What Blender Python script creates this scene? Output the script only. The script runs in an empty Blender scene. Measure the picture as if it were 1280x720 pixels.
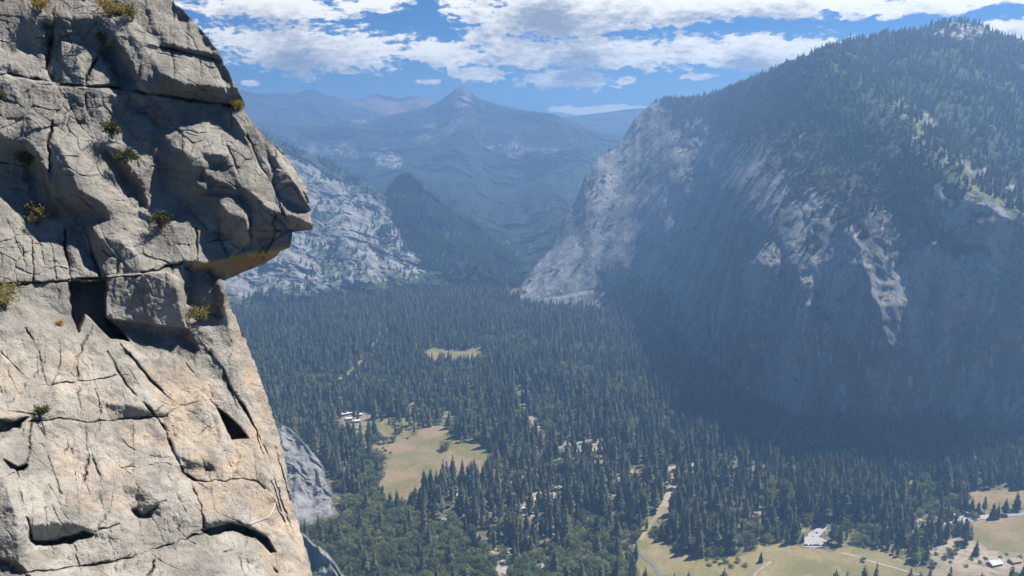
import bpy, bmesh, math, random
import numpy as np
from mathutils import Vector, Euler
random.seed(11); RNG = np.random.default_rng(7)
SC = bpy.context.scene
COL = SC.collection
R = math.radians

# ------------------------------------------------------------------ camera
CAMZ, PITCH, F = 600.0, R(11.5), 640 / math.tan(R(32.5))
cp, sp = math.cos(PITCH), math.sin(PITCH)
def ray(u, v):
    a = (np.asarray(u, float) - 640) / F; b = (360 - np.asarray(v, float)) / F
    return np.stack([a, cp + b * sp, -sp + b * cp], -1)
def at_range(u, v, rho):                    # point seen at (u,v) at horizontal range rho
    d = ray(u, v); h = np.hypot(d[..., 0], d[..., 1])
    return d / h[..., None] * np.asarray(rho)[..., None] + np.array([0, 0, CAMZ])
def ground(u, v, z=0.0):
    d = ray(u, v); t = (z - CAMZ) / d[..., 2]
    return d * t[..., None] + np.array([0, 0, CAMZ])
def project(P):
    P = np.asarray(P, float) - np.array([0, 0, CAMZ])
    yc = P[..., 1] * cp - P[..., 2] * sp; zc = P[..., 1] * sp + P[..., 2] * cp
    return 640 + F * P[..., 0] / yc, 360 - F * zc / yc
cam = bpy.data.cameras.new('camera'); camo = bpy.data.objects.new('camera', cam); COL.objects.link(camo)
camo.location = (0, 0, CAMZ); camo.rotation_euler = (math.pi / 2 - PITCH, 0, 0)
cam.sensor_width = 36; cam.lens = 18 / math.tan(R(32.5)); cam.clip_start = .5; cam.clip_end = 60000
SC.camera = camo

# ------------------------------------------------------------------ light
SUN_AZ, SUN_EL = R(58), R(56)
L = Vector((math.sin(SUN_AZ) * math.cos(SUN_EL), math.cos(SUN_AZ) * math.cos(SUN_EL), math.sin(SUN_EL)))
sl = bpy.data.lights.new('sun', 'SUN'); sl.energy = 5.0; sl.angle = R(.5); sl.color = (1, .94, .85)
so = bpy.data.objects.new('sun', sl); COL.objects.link(so); so.rotation_euler = (-L).to_track_quat('-Z', 'Y').to_euler()

# ------------------------------------------------------------------ noise
def _h(ix, iy, iz, seed):
    h = (ix.astype(np.int64) * 374761393 + iy.astype(np.int64) * 668265263 + iz.astype(np.int64) * 2147483647 % 1000003 * 7919 + seed * 1274126177) & 0xffffffff
    h = ((h ^ (h >> 13)) * 1274126177) & 0xffffffff
    h = ((h ^ (h >> 16)) * 2246822519) & 0xffffffff
    return ((h ^ (h >> 15)) & 0xffff) / 65535.0 * 2 - 1
def vnoise(P, seed=0):
    P = np.asarray(P, float); i = np.floor(P); f = P - i; w = f * f * f * (f * (f * 6 - 15) + 10)
    i = i.astype(np.int64); x, y = i[..., 0], i[..., 1]
    if P.shape[-1] == 2:
        z = np.zeros_like(x); r = 0
        for a in (0, 1):
            for b in (0, 1):
                r = r + _h(x + a, y + b, z, seed) * (w[..., 0] if a else 1 - w[..., 0]) * (w[..., 1] if b else 1 - w[..., 1])
        return r
    z = i[..., 2]; r = 0
    for a in (0, 1):
        for b in (0, 1):
            for c in (0, 1):
                r = r + _h(x + a, y + b, z + c, seed) * (w[..., 0] if a else 1 - w[..., 0]) * (w[..., 1] if b else 1 - w[..., 1]) * (w[..., 2] if c else 1 - w[..., 2])
    return r
def fbm(P, octs=4, seed=0, gain=.5, ridged=False):
    P = np.asarray(P, float); r = 0; a = 1; s = 0
    for k in range(octs):
        n = vnoise(P * (2.03 ** k) + 17.3 * k, seed + k)
        if ridged: n = 1 - 2 * np.abs(n)
        r = r + a * n; s += a; a *= gain
    return r / s
def cells(P, seed=0):                       # nearest jittered cell: id-hash a, b and distance to the border
    i = np.floor(P).astype(np.int64); best = np.full(P.shape[:-1], 9.); sec = best.copy(); A = np.zeros(P.shape[:-1]); B = A.copy()
    for dx in (-1, 0, 1):
        for dy in (-1, 0, 1):
            cx, cy = i[..., 0] + dx, i[..., 1] + dy; z = np.zeros_like(cx)
            px = cx + .5 + .45 * _h(cx, cy, z, seed); py = cy + .5 + .45 * _h(cx, cy, z + 1, seed)
            d = np.hypot(P[..., 0] - px, P[..., 1] - py); m = d < best
            sec = np.where(m, best, np.minimum(sec, d)); best = np.where(m, d, best)
            A = np.where(m, _h(cx, cy, z + 2, seed), A); B = np.where(m, _h(cx, cy, z + 3, seed), B)
    return A, B, sec - best
def inpoly(U, V, poly):
    U = np.asarray(U, float); V = np.asarray(V, float); ins = np.zeros(U.shape, bool); n = len(poly)
    for k in range(n):
        x0, y0 = poly[k]; x1, y1 = poly[(k + 1) % n]
        if y0 == y1: continue
        c = ((y0 > V) != (y1 > V)) & (U < (x1 - x0) * (V - y0) / (y1 - y0) + x0); ins ^= c
    return ins
def segdist(U, V, line, closed=False):
    d = np.full(np.shape(U), 1e9); n = len(line)
    for k in range(n if closed else n - 1):
        x0, y0 = line[k]; x1, y1 = line[(k + 1) % n]; dx, dy = x1 - x0, y1 - y0
        t = np.clip(((U - x0) * dx + (V - y0) * dy) / max(dx * dx + dy * dy, 1e-9), 0, 1)
        d = np.minimum(d, np.hypot(U - x0 - t * dx, V - y0 - t * dy))
    return d
def segside(U, V, line):
    best = np.full(np.shape(U), 1e9); S_ = np.zeros(np.shape(U))
    for (x0, y0), (x1, y1) in zip(line[:-1], line[1:]):
        d = segdist(U, V, [(x0, y0), (x1, y1)]); m = d < best; best = np.where(m, d, best)
        S_ = np.where(m, np.sign((x1 - x0) * (V - y0) - (y1 - y0) * (U - x0)), S_)
    return S_
def sdist(U, V, poly):
    d = segdist(U, V, poly, True); return np.where(inpoly(U, V, poly), d, -d)
def sstep(a, b, x):
    t = np.clip((x - a) / (b - a), 0, 1); return t * t * (3 - 2 * t)
def blur(A, n):
    k = np.ones(n) / n
    for ax in (0, 1):
        A = np.apply_along_axis(lambda r: np.convolve(np.pad(r, (n // 2, n - 1 - n // 2), mode='edge'), k, 'valid'), ax, A)
    return A

# ------------------------------------------------------------------ objects
def tag(o, label=None, cat=None, group=None, kind=None):
    if label: o['label'] = label
    if cat: o['category'] = cat
    if group: o['group'] = group
    if kind: o['kind'] = kind
    return o
def mesh_obj(name, verts, faces, mats, parent=None, smooth=False, midx=None, link=True):
    me = bpy.data.meshes.new(name); me.from_pydata([tuple(v) for v in verts], [], [tuple(f) for f in faces])
    for m in (mats if isinstance(mats, (list, tuple)) else [mats]): me.materials.append(m)
    if midx is not None: me.polygons.foreach_set('material_index', midx)
    if smooth: me.polygons.foreach_set('use_smooth', [True] * len(me.polygons))
    me.update(); o = bpy.data.objects.new(name, me)
    if link: COL.objects.link(o)
    if parent: o.parent = parent
    return o
def grid_obj(name, V, mat, smooth=True, flip=False, attrs=None):      # V: (rows, cols, 3)
    r, c, _ = V.shape
    me = bpy.data.meshes.new(name); idx = np.arange(r * c).reshape(r, c)
    q = np.stack([idx[:-1, :-1], idx[1:, :-1], idx[1:, 1:], idx[:-1, 1:]], -1).reshape(-1, 4)
    if flip: q = q[:, ::-1]
    me.vertices.add(r * c); me.vertices.foreach_set('co', V.reshape(-1).astype(np.float32))
    n = len(q); me.loops.add(n * 4); me.polygons.add(n)
    me.loops.foreach_set('vertex_index', q.reshape(-1).astype(np.int32))
    me.polygons.foreach_set('loop_start', np.arange(0, n * 4, 4, dtype=np.int32))
    try: me.polygons.foreach_set('loop_total', np.full(n, 4, dtype=np.int32))
    except Exception: pass
    me.polygons.foreach_set('use_smooth', np.full(n, smooth))
    for k, a in (attrs or {}).items():
        at = me.attributes.new(k, 'FLOAT', 'POINT'); at.data.foreach_set('value', np.asarray(a, np.float32).reshape(-1))
    me.materials.append(mat); me.update(calc_edges=True); me.validate()
    o = bpy.data.objects.new(name, me); COL.objects.link(o); return o
def empty(name, loc, rz=0, s=1.0):
    o = bpy.data.objects.new(name, None); COL.objects.link(o); o.location = loc; o.rotation_euler = (0, 0, rz)
    o.scale = (s, s, s) if not isinstance(s, tuple) else s; o.empty_display_size = .2
    return o

# ------------------------------------------------------------------ materials
class MT:
    def __init__(s, name, rough=.9, spec=.2):
        s.m = bpy.data.materials.new(name); s.m.use_nodes = True; s.nt = s.m.node_tree
        s.b = s.nt.nodes['Principled BSDF']; s.b.inputs['Roughness'].default_value = rough; s.b.inputs['Specular IOR Level'].default_value = spec
        g = s.nt.nodes.new('ShaderNodeNewGeometry'); s.pos = g.outputs['Position']; s.nrm = g.outputs['Normal']; s.tnrm = g.outputs['True Normal']
    def n(s, t, **k):
        x = s.nt.nodes.new('ShaderNode' + t)
        for a, b in k.items(): setattr(x, a, b)
        return x
    def put(s, sock, val):
        if isinstance(val, bpy.types.NodeSocket): s.nt.links.new(val, sock)
        else: sock.default_value = val
    def math(s, op, a, b=0.0, c=None, clamp=False):
        x = s.n('Math', operation=op, use_clamp=clamp); s.put(x.inputs[0], a); s.put(x.inputs[1], b)
        if c is not None: s.put(x.inputs[2], c)
        return x.outputs[0]
    def scale(s, vec, sc):
        x = s.n('VectorMath', operation='MULTIPLY'); s.put(x.inputs[0], vec); x.inputs[1].default_value = sc if isinstance(sc, tuple) else (sc,) * 3
        return x.outputs[0]
    def noise(s, sc, detail=4, rough=.55, dist=0, vec=None):
        x = s.n('TexNoise'); s.put(x.inputs['Vector'], s.scale(vec or s.pos, sc)); x.inputs['Scale'].default_value = 1
        x.inputs['Detail'].default_value = detail; x.inputs['Roughness'].default_value = rough; x.inputs['Distortion'].default_value = dist
        return x.outputs['Fac']
    def ramp(s, f, a, b, lo=0.0, hi=1.0):
        x = s.n('MapRange', interpolation_type='SMOOTHSTEP'); s.put(x.inputs[0], f)
        for i, val in zip((1, 2, 3, 4), (a, b, lo, hi)): x.inputs[i].default_value = val
        return x.outputs[0]
    def mix(s, f, a, b, mode='MIX'):
        x = s.n('Mix', data_type='RGBA', blend_type=mode); s.put(x.inputs[0], f)
        for i, val in ((6, a), (7, b)):
            s.put(x.inputs[i], val if isinstance(val, bpy.types.NodeSocket) else (*val, 1))
        return x.outputs[2]
    def attr(s, nm):
        x = s.n('Attribute'); x.attribute_name = nm; return x.outputs['Fac']
    def bump(s, h, strength, dist):
        x = s.n('Bump'); x.inputs['Strength'].default_value = strength; x.inputs['Distance'].default_value = dist
        s.put(x.inputs['Height'], h); s.nt.links.new(x.outputs[0], s.b.inputs['Normal'])
    def color(s, c):
        s.put(s.b.inputs['Base Color'], c if isinstance(c, bpy.types.NodeSocket) else (*c, 1)); return s.m
def plain(name, c, rough=.8, var=.25, sc=.5):
    m = MT(name, rough); return m.color(m.mix(m.noise(sc, 3), tuple(x * (1 - var) for x in c), tuple(x * (1 + var) for x in c)))
def foliage(name, dark, light, leaf=0.25):
    m = MT(name, .75, .25); oi = m.n('ObjectInfo'); f = m.noise(.35, 2)
    f = m.math('ADD', m.math('MULTIPLY', oi.outputs['Random'], .62), m.math('MULTIPLY', f, .38))
    c = m.mix(m.ramp(f, .1, .85), dark, light); c = m.mix(m.ramp(m.math('FRACT', m.math('MULTIPLY', oi.outputs['Random'], 37.0)), .84, .9, 0, .6), c, (light[0] * 1.25, light[1] * .98, light[2] * .8))
    m.color(c)
    if leaf:
        t = m.n('BsdfTranslucent'); m.put(t.inputs[0], m.mix(1.0, c, (1.25, 1.3, 1.1), 'MULTIPLY')); x = m.n('MixShader'); x.inputs[0].default_value = leaf
        out = m.nt.nodes['Material Output']; m.nt.links.new(m.b.outputs[0], x.inputs[1]); m.nt.links.new(t.outputs[0], x.inputs[2]); m.nt.links.new(x.outputs[0], out.inputs[0])
    return m.m
# ------------------------------------------------------------------ the near cliff (relief solved from the slope of each facet)
EDGE = [(150,-120),(190,-60),(207,-20),(214,-3),(219,5),(227,10),(241,26),(247,32),(256,41),(270,60),(277,72),(287,92),(297,110),(306,132),(303,136),(312,147),(320,157),
 (330,170),(340,180),(350,185),(362,202),(379,227),(385,242),(387,260),(387,266),(391,280),(391,287.5),(366,289.5),(362.5,309),(349,314.5),(345.5,320),(330,330),(300,342),(281,350.5),
 (279,358),(279,362),(283,366),(287,384),(295,397),(307,425),(321,460),(330,487),(340,515),(346,535),(356,572),(362,615),(372,652),(385,695),(391,720),(402,760),(425,840),(450,900)]
EU = np.array([e[0] for e in EDGE], float); EV = np.array([e[1] for e in EDGE], float)
def edge(v): return np.interp(v, EV, EU)
GU0, GV0, GW, GH = -170, -110, 620, 960
gu, gv = np.meshgrid(np.arange(GU0, GU0 + GW), np.arange(GV0, GV0 + GH))
gu = gu.astype(float); gv = gv.astype(float)
T = {'L':(-.42,1.15),'M':(-.25,.62),'G':(.03,.12),'S':(.55,-.70),'SL':(1.0,-.25),'R':(-1.1,.45),'U':(0,-1.9),'B':(-.28,.88),'BS':(.20,-.18)}
FAC = [
 ('B',[(-200,415),(60,425),(110,440),(160,450),(235,450),(290,480),(345,600),(370,720),(400,900),(-200,900)]),
 ('BS',[(52,22),(140,24),(143,35),(140,48),(75,50),(60,62),(66,98),(56,88),(40,72),(28,60),(30,30)]),
 ('L',[(68,0),(122,0),(130,14),(141,21),(70,21)]), ('L',[(27,-20),(52,-20),(54,21),(30,24)]), ('M',[(8,-20),(26,-20),(26,60),(14,70)]),
 ('L',[(12,40),(22,38),(34,62),(50,80),(50,88),(35,86),(15,90),(10,70)]), ('L',[(20,94),(35,85),(50,88),(65,97),(65,100),(40,97)]),
 ('M',[(10,99),(25,96),(65,103),(65,158),(45,162),(42,178),(20,150),(8,125)]), ('L',[(12,98),(25,97),(30,118),(21,122)]),
 ('M',[(75,53),(98,85),(105,97),(104,107),(80,105),(70,80)]), ('L',[(78,52),(110,58),(124,63),(107,92),(98,84)]),
 ('L',[(124,68),(132,78),(145,98),(144,106),(135,110),(108,104),(107,96)]),
 ('SL',[(128,48),(146,43),(165,80),(173,95),(174,114),(150,110),(145,98),(131,72)]),
 ('G',[(143,25),(163,30),(180,55),(172,95),(160,82),(147,60)]), ('L',[(150,18),(160,20),(186,40),(197,52),(180,56),(168,45)]),
 ('M',[(150,-20),(212,-20),(218,20),(200,45),(188,36),(165,16)]), ('S',[(182,10),(190,14),(197,45),(190,40)]),
 ('G',[(218,8),(230,8),(243,28),(232,27),(220,22)]),
 ('L',[(200,36),(216,22),(245,29),(262,55),(266,65),(240,61),(212,55)]), ('S',[(200,52),(212,56),(240,62),(266,66),(267,72),(240,69),(205,60)]),
 ('S',[(246,32),(256,42),(272,65),(290,98),(307,132),(296,129),(282,105),(266,70)]),
 ('L',[(200,60),(215,62),(265,73),(278,95),(285,108),(265,107),(230,104),(213,94),(200,92),(188,64)]),
 ('S',[(203,93),(214,96),(230,105),(266,108),(285,109),(290,131),(240,123),(200,118),(190,112)]),
 ('G',[(186,64),(200,92),(203,118),(172,112),(174,85),(180,66)]),
 ('G',[(172,113),(200,119),(288,134),(283,148),(272,152),(250,150),(230,158),(205,155),(190,150),(172,130)]),
 ('L',[(205,157),(232,159),(250,152),(272,153),(300,175),(320,205),(332,220),(325,235),(305,228),(292,203),(282,192),(264,206),(242,196),(228,188),(205,168)]),
 ('S',[(283,135),(306,163),(309,180),(296,172),(275,150)]), ('M',[(292,135),(308,139),(320,157),(343,190),(338,205),(325,185),(308,165)]),
 ('M',[(310,178),(325,186),(343,212),(345,236),(335,238),(322,216)]),
 ('L',[(338,180),(347,184),(380,228),(386,243),(372,230),(356,212),(342,194)]),
 ('S',[(333,186),(342,197),(356,214),(371,231),(386,246),(388,263),(375,262),(355,250),(346,236),(344,212)]),
 ('L',[(352,254),(365,259),(387,265),(391,279),(380,275),(364,268)]), ('S',[(362,269),(380,276),(393,280),(393,290),(362,289)]),
 ('L',[(282,180),(306,178),(320,203),(330,225),(346,240),(357,256),(363,271),(350,265),(330,254),(311,236),(299,230),(290,205)]),
 ('S',[(298,231),(312,239),(330,256),(345,266),(346,300),(318,314),(312,300),(310,265)]), ('BS',[(344,264),(363,273),(364,310),(345,314),(332,318),(344,298)]),
 ('L',[(273,253),(285,247),(305,256),(311,271),(300,268),(286,266)]), ('S',[(274,258),(287,268),(308,274),(313,312),(290,324),(276,300)]),
 ('L',[(238,224),(246,221),(258,227),(267,240),(262,250),(256,234)]), ('S',[(241,229),(256,234),(261,247),(250,250),(242,240)]),
 ('L',[(262,210),(280,207),(295,230),(285,227),(268,225)]), ('S',[(266,227),(292,229),(286,241),(270,240)]),
 ('S',[(253,192),(280,192),(283,208),(266,208)]), ('S',[(234,206),(254,207),(258,221),(240,221)]),
 ('SL',[(195,172),(228,190),(240,206),(243,240),(230,250),(205,240)]),
 ('L',[(204,254),(225,261),(236,266),(232,300),(222,300),(214,275)]), ('M',[(236,266),(247,268),(259,285),(273,323),(250,326),(234,322),(230,300)]),
 ('M',[(200,296),(214,310),(228,328),(225,333),(200,330)]),
 ('U',[(228,329),(273,325),(318,315),(346,313),(362,310),(352,318),(346,321),(330,331),(300,343),(281,352),(274,345),(240,333)]),
 ('L',[(-120,178),(22,183),(26,204),(-120,203)]), ('L',[(-120,205),(28,208),(30,225),(22,235),(-120,233)]), ('L',[(-120,236),(25,237),(34,265),(25,275),(-120,268)]),
 ('SL',[(22,180),(44,185),(60,215),(68,250),(74,275),(60,272),(46,268),(34,262),(26,238),(30,225)]),
 ('S',[(62,183),(75,183),(90,215),(98,236),(130,256),(138,272),(112,266),(100,275),(80,265),(70,250),(63,215)]),
 ('L',[(50,135),(62,118),(72,135),(80,122),(95,140),(108,160),(120,178),(72,179),(66,160),(66,140)]),
 ('L',[(72,180),(120,181),(135,205),(150,225),(165,255),(176,275),(155,283),(140,266),(130,253),(106,241),(95,220),(85,200)]),
 ('S',[(146,100),(200,120),(204,155),(190,190),(170,175),(150,150),(140,125)]), ('M',[(150,120),(175,140),(200,165),(215,190),(200,195),(175,165)]),
 ('L',[(108,272),(130,274),(155,286),(182,284),(200,309),(205,330),(177,333),(165,311),(150,300),(125,296)]), ('G',[(104,277),(124,297),(150,302),(165,313),(170,336),(134,345),(122,318)]),
 ('L',[(40,283),(55,278),(76,285),(82,316),(71,318),(70,350),(42,352)]), ('L',[(-120,273),(18,274),(30,290),(40,299),(-120,300)]), ('M',[(-120,300),(40,300),(42,353),(20,356),(-120,356)]), ('L',[(72,320),(85,321),(88,347),(72,348)]),
 ('L',[(82,285),(100,280),(105,300),(122,345),(110,347),(95,325),(85,305)]),
 ('SL',[(100,283),(108,285),(120,315),(133,344),(122,345),(106,300)]), ('S',[(122,180),(145,185),(180,230),(190,275),(178,275),(166,255),(150,224)]),
 ('BS',[(134,345),(208,339),(222,350),(230,380),(232,411),(190,405),(132,397)]), ('M',[(208,339),(224,349),(232,378),(233,411),(228,400),(222,365)]),
 ('G',[(50,356),(83,355),(92,385),(80,395),(60,380)]), ('L',[(-120,372),(30,370),(60,390),(92,394),(88,415),(65,423),(45,415),(25,385),(-120,390)]),
 ('L',[(-120,388),(18,386),(24,396),(20,410),(-120,416)]), ('M',[(97,415),(109,391),(124,408),(155,436),(150,446),(82,446)]),
 ('S',[(232,335),(278,345),(279,360),(283,400),(262,400),(240,398),(233,372)]), ('L',[(230,402),(240,398),(262,398),(272,404),(262,412),(235,410)]),
 ('G',[(228,412),(255,412),(268,425),(295,485),(280,480),(258,450),(246,440)]), ('M',[(268,408),(282,410),(293,440),(303,500),(312,545),(298,530),(292,490)]),
 ('R',[(279,364),(283,366),(300,402),(330,487),(346,535),(362,615),(391,720),(460,900),(440,900),(372,740),(347,655),(333,600),(318,550),(305,500),(294,440),(285,400)]),
 ('S',[(226,570),(240,577),(264,573),(271,590),(250,587),(233,589)]), ('BS',[(-120,592),(2,590),(18,640),(25,700),(-120,700)]), ('L',[(2,590),(20,588),(40,676),(28,678),(16,630)]),
 ('S',[(165,634),(185,630),(200,629),(185,645),(172,646)]), ('G',[(172,605),(186,600),(190,628),(168,633)]), ('S',[(130,505),(190,507),(194,521),(135,524)]), ('S',[(35,658),(88,652),(118,664),(92,671),(42,677)]),
 ('S',[(255,654),(282,648),(312,655),(330,668),(318,668),(290,660),(258,668)]), ('S',[(-20,522),(36,520),(36,524),(-20,536)]),
]
hx = np.full(gu.shape, -.2); hy = np.full(gu.shape, .5)
for t, p in FAC:
    xs = [a for a, _ in p]; ys = [b for _, b in p]
    i0, i1 = max(0, int(min(ys)) - 3 - GV0), min(GH, int(max(ys)) + 4 - GV0); j0, j1 = max(0, int(min(xs)) - 3 - GU0), min(GW, int(max(xs)) + 4 - GU0)
    sub = (slice(i0, i1), slice(j0, j1)); U, V = gu[sub], gv[sub]
    wob = 1.3 * vnoise(np.stack([U / 7, V / 7], -1), 3) + .8 * vnoise(np.stack([U / 3, V / 3], -1), 4)
    m = inpoly(U + wob, V + np.roll(wob, 5, 0), p)
    hx[sub] = np.where(m, T[t][0], hx[sub]); hy[sub] = np.where(m, T[t][1], hy[sub])
# broken granite: each joint block leans its own way
wx = gu + 5 * vnoise(np.stack([gu / 21, gv / 21], -1), 21); wy = gv + 5 * vnoise(np.stack([gu / 21, gv / 21], -1), 22)
for s, (sx, sy, am) in enumerate([(62, 48, .19), (26, 22, .20), (11, 9, .15)]):
    ang = R(18); qx = (wx * math.cos(ang) + wy * math.sin(ang)) / sx; qy = (-wx * math.sin(ang) + wy * math.cos(ang)) / sy
    a, b, dd = cells(np.stack([qx, qy], -1), 40 + s); hx += am * a; hy += am * b
    if s == 0: CELL0 = a, b, dd
    if s == 1: CELL1 = a, b, dd
def _dct_solver(h, w):
    ky = np.arange(h)[:, None] * np.pi / h; kx = np.arange(w)[None] * np.pi / w
    D = (2 - 2 * np.cos(ky)) + (2 - 2 * np.cos(kx)); D[0, 0] = 1
    py = np.exp(-1j * ky / 2); px = np.exp(-1j * kx / 2)
    def solve(r):
        M = np.concatenate([r, r[:, ::-1]], 1); M = np.concatenate([M, M[::-1]], 0)
        f = np.fft.fft2(M)[:h, :w]; X = np.real(f * py * px) / D; X[0, 0] = 0
        Z = X / (py * px)                                     # back through the mirrored transform
        fm = np.zeros((2 * h, 2 * w), complex)
        fm[:h, :w] = Z
        Wy = np.exp(1j * (2 * np.pi - ky[1:][::-1]) / 2); 
        fm[h + 1:, :w] = -X[1:][::-1] * Wy * (1 / px)
        Wx = np.exp(1j * (2 * np.pi - kx[:, 1:][:, ::-1]) / 2)
        fm[:h, w + 1:] = -X[:, 1:][:, ::-1] * Wx * (1 / py)
        fm[h + 1:, w + 1:] = X[1:, 1:][::-1, ::-1] * Wy * Wx
        return np.real(np.fft.ifft2(fm))[:h, :w]
    return solve
def integrate(gx, gy, W, rounds=8, its=30, eps=.06):
    """height whose slopes follow gx, gy facet by facet; what does not close becomes a step along a joint"""
    h, w = gx.shape; pre = _dct_solver(h, w); X = np.zeros((h, w))
    Dx = lambda A: A[:, 1:] - A[:, :-1]
    Dy = lambda A: A[1:] - A[:-1]
    def adj(a, b):
        r = np.zeros((h, w)); r[:, 1:] += a; r[:, :-1] -= a; r[1:] += b; r[:-1] -= b; return r
    gx_ = (gx[:, 1:] + gx[:, :-1]) / 2; gy_ = (gy[1:] + gy[:-1]) / 2
    Wx = np.minimum(W[:, 1:], W[:, :-1]); Wy = np.minimum(W[1:], W[:-1]); wx = Wx.copy(); wy = Wy.copy()
    for k in range(rounds):
        op = lambda A: adj(wx * Dx(A), wy * Dy(A))
        r = adj(wx * gx_, wy * gy_) - op(X); z = pre(r); p = z; rz = (r * z).sum()
        for i in range(its if k else 1):
            q = op(p); al = rz / max((p * q).sum(), 1e-12); X = X + al * p; r = r - al * q; z = pre(r); n = (r * z).sum(); p = z + n / max(rz, 1e-12) * p; rz = n
        ex = Dx(X) - gx_; ey = Dy(X) - gy_
        m = np.zeros((h, w)); m[:, 1:] += np.abs(ex); m[1:] += np.abs(ey)
        wx = 1 / np.sqrt(ex ** 2 + eps ** 2) * eps; wy = 1 / np.sqrt(ey ** 2 + eps ** 2) * eps
        wx = Wx * np.maximum(wx, .01); wy = Wy * np.maximum(wy, .01)
    return X
def half(A): return (A[::2, ::2] + A[1::2, ::2] + A[::2, 1::2] + A[1::2, 1::2]) / 4
Hh = integrate(half(hx) * 2, half(hy) * 2, np.where(half(gu - edge(gv)) > 3, .004, 1.0))
fi = (np.arange(GH) - .5) / 2; fj = (np.arange(GW) - .5) / 2
fi = np.clip(fi, 0, GH // 2 - 1.001); fj = np.clip(fj, 0, GW // 2 - 1.001)
i0 = fi.astype(int); j0 = fj.astype(int); fa = (fi - i0)[:, None]; fb = (fj - j0)[None]
H = (Hh[i0][:, j0] * (1 - fa) * (1 - fb) + Hh[i0 + 1][:, j0] * fa * (1 - fb) + Hh[i0][:, j0 + 1] * (1 - fa) * fb + Hh[i0 + 1][:, j0 + 1] * fa * fb)
H -= H[350 - GV0, 180 - GU0]
# joints and slots
CR = [([(14,93),(40,99),(66,103)],2,9),([(66,103),(66,140),(63,165),(58,178),(61,192),(62,215)],1.6,11),([(0,94),(12,93)],1.2,6),([(75,107),(106,108),(140,110),(175,116),(200,120),(240,126),(291,133)],1.8,14),
 ([(126,62),(116,85),(107,95),(107,110),(108,138)],1.5,10),([(66,103),(72,107),(82,108),(80,122)],2.2,9),([(200,58),(214,61),(240,68),(268,74)],1.4,7),([(222,22),(230,40),(240,48),(246,60)],1,4),([(212,62),(217,80),(219,93),(228,95)],1,4),
 ([(70,-5),(66,18)],1.6,8),([(80,12),(118,8)],1,3),([(45,162),(62,158)],1.2,5),([(56,85),(62,60),(64,30)],3.5,12),([(283,180),(290,195),(296,215),(300,228)],1.3,5),([(308,170),(318,190),(330,215),(342,236),(352,252)],1.5,8),([(320,215),(328,238)],1,4),
 ([(246,285),(247,320)],1,5),([(312,262),(313,300)],1,3),([(344,268),(343,295),(332,316)],1,4),([(0,203),(26,207)],1.1,5),([(0,234),(26,237)],1.1,5),([(30,290),(40,300),(41,330),(42,352)],1.8,8),([(60,285),(66,310),(69,348)],1.1,4),([(80,288),(83,316),(88,348)],2,9),
 ([(0,357),(42,354),(90,349),(165,346),(205,334),(230,328)],1.6,10),([(103,280),(112,305),(124,344)],2,8),([(50,300),(54,330)],1,3),([(28,310),(32,345)],1,3),
 ([(42,508),(38,535),(35,565),(32,582),(20,588)],1.7,9),([(20,588),(23,605),(28,630),(36,660),(40,677)],1.7,11),([(118,666),(135,660),(150,656)],1.3,6),
 ([(134,440),(146,462),(158,482),(175,500),(190,515),(197,524)],1.7,9),([(160,440),(176,460),(188,475),(202,488)],1.6,9),([(36,527),(80,523),(110,529),(150,524),(200,522),(225,510),(238,503),(263,501)],1.3,7),
 ([(96,446),(97,476),(101,520)],1.2,5),([(112,448),(118,485),(126,517)],1.1,4),([(63,480),(108,476),(148,470)],1.2,5),([(64,480),(75,455),(75,440)],1.2,5),
 ([(197,523),(208,540),(216,562),(226,578),(228,590),(245,601)],1.9,11),([(263,501),(275,513),(285,540)],1.6,8),([(150,586),(172,584),(200,580),(226,581)],1.3,6),([(241,601),(270,602),(300,599),(320,601),(332,612)],1.3,6),([(243,612),(250,630),(256,660)],1.2,6),
 ([(30,716),(60,713),(115,706),(165,697),(215,680),(256,665)],1.6,9),([(185,720),(193,702)],1.8,7),([(262,440),(280,462),(292,495)],1.5,8),([(293,490),(306,510),(318,533),(325,555)],1.8,9),([(345,560),(352,590),(362,625)],1.4,7),([(324,545),(338,580),(350,620),(360,650),(368,670)],1.1,5),
 ([(335,590),(344,610),(352,640)],1.2,6),([(346,632),(355,652)],1.2,6),([(278,690),(305,684),(325,690),(345,715)],1.3,5),([(60,572),(66,590),(76,617)],1.2,5),([(109,548),(110,562)],1.6,5),([(110,575),(108,592),(104,606)],1.8,7),([(118,575),(127,603)],2.2,4),([(140,548),(150,585),(158,588)],1.1,4),
 ([(52,555),(60,570)],1,3),([(88,560),(96,600),(100,650)],1,2.5),([(122,600),(132,650)],1,2.5),([(0,440),(20,460),(30,470)],1,4),([(32,410),(48,440),(58,480)],1.1,6),([(48,465),(32,482),(12,505)],1,4),([(20,514),(48,518),(52,530)],1.1,5),
 ([(97,447),(110,420)],1.2,6),([(285,668),(300,700),(310,740)],1,4),([(152,400),(165,375)],1,2),([(190,352),(175,372)],1,2)]
jr = random.Random(77)
for k in range(150):                        # small joints in three sets
    low = k < 95
    x0, y0 = (jr.uniform(0, 330), jr.uniform(430, 720)) if low else (jr.uniform(0, 350), jr.uniform(0, 335))
    an = R(jr.choice([82, 74, 63, 88, 40] if low else [82, 74, 12, -8, 52]) + jr.gauss(0, 9)); ln_ = jr.uniform(14, 62); pts = [(int(x0), int(y0))]
    for q in range(3): an += jr.gauss(0, .16); pts.append((int(pts[-1][0] + ln_ / 3 * math.cos(an)), int(pts[-1][1] + ln_ / 3 * math.sin(an))))
    if all(p[0] < np.interp(p[1], EV, EU) - 6 and 0 < p[1] < 740 and p[0] > -20 for p in pts): CR.append((pts, jr.uniform(.7, 1.1), jr.uniform(1.0, 3.2)))
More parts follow.
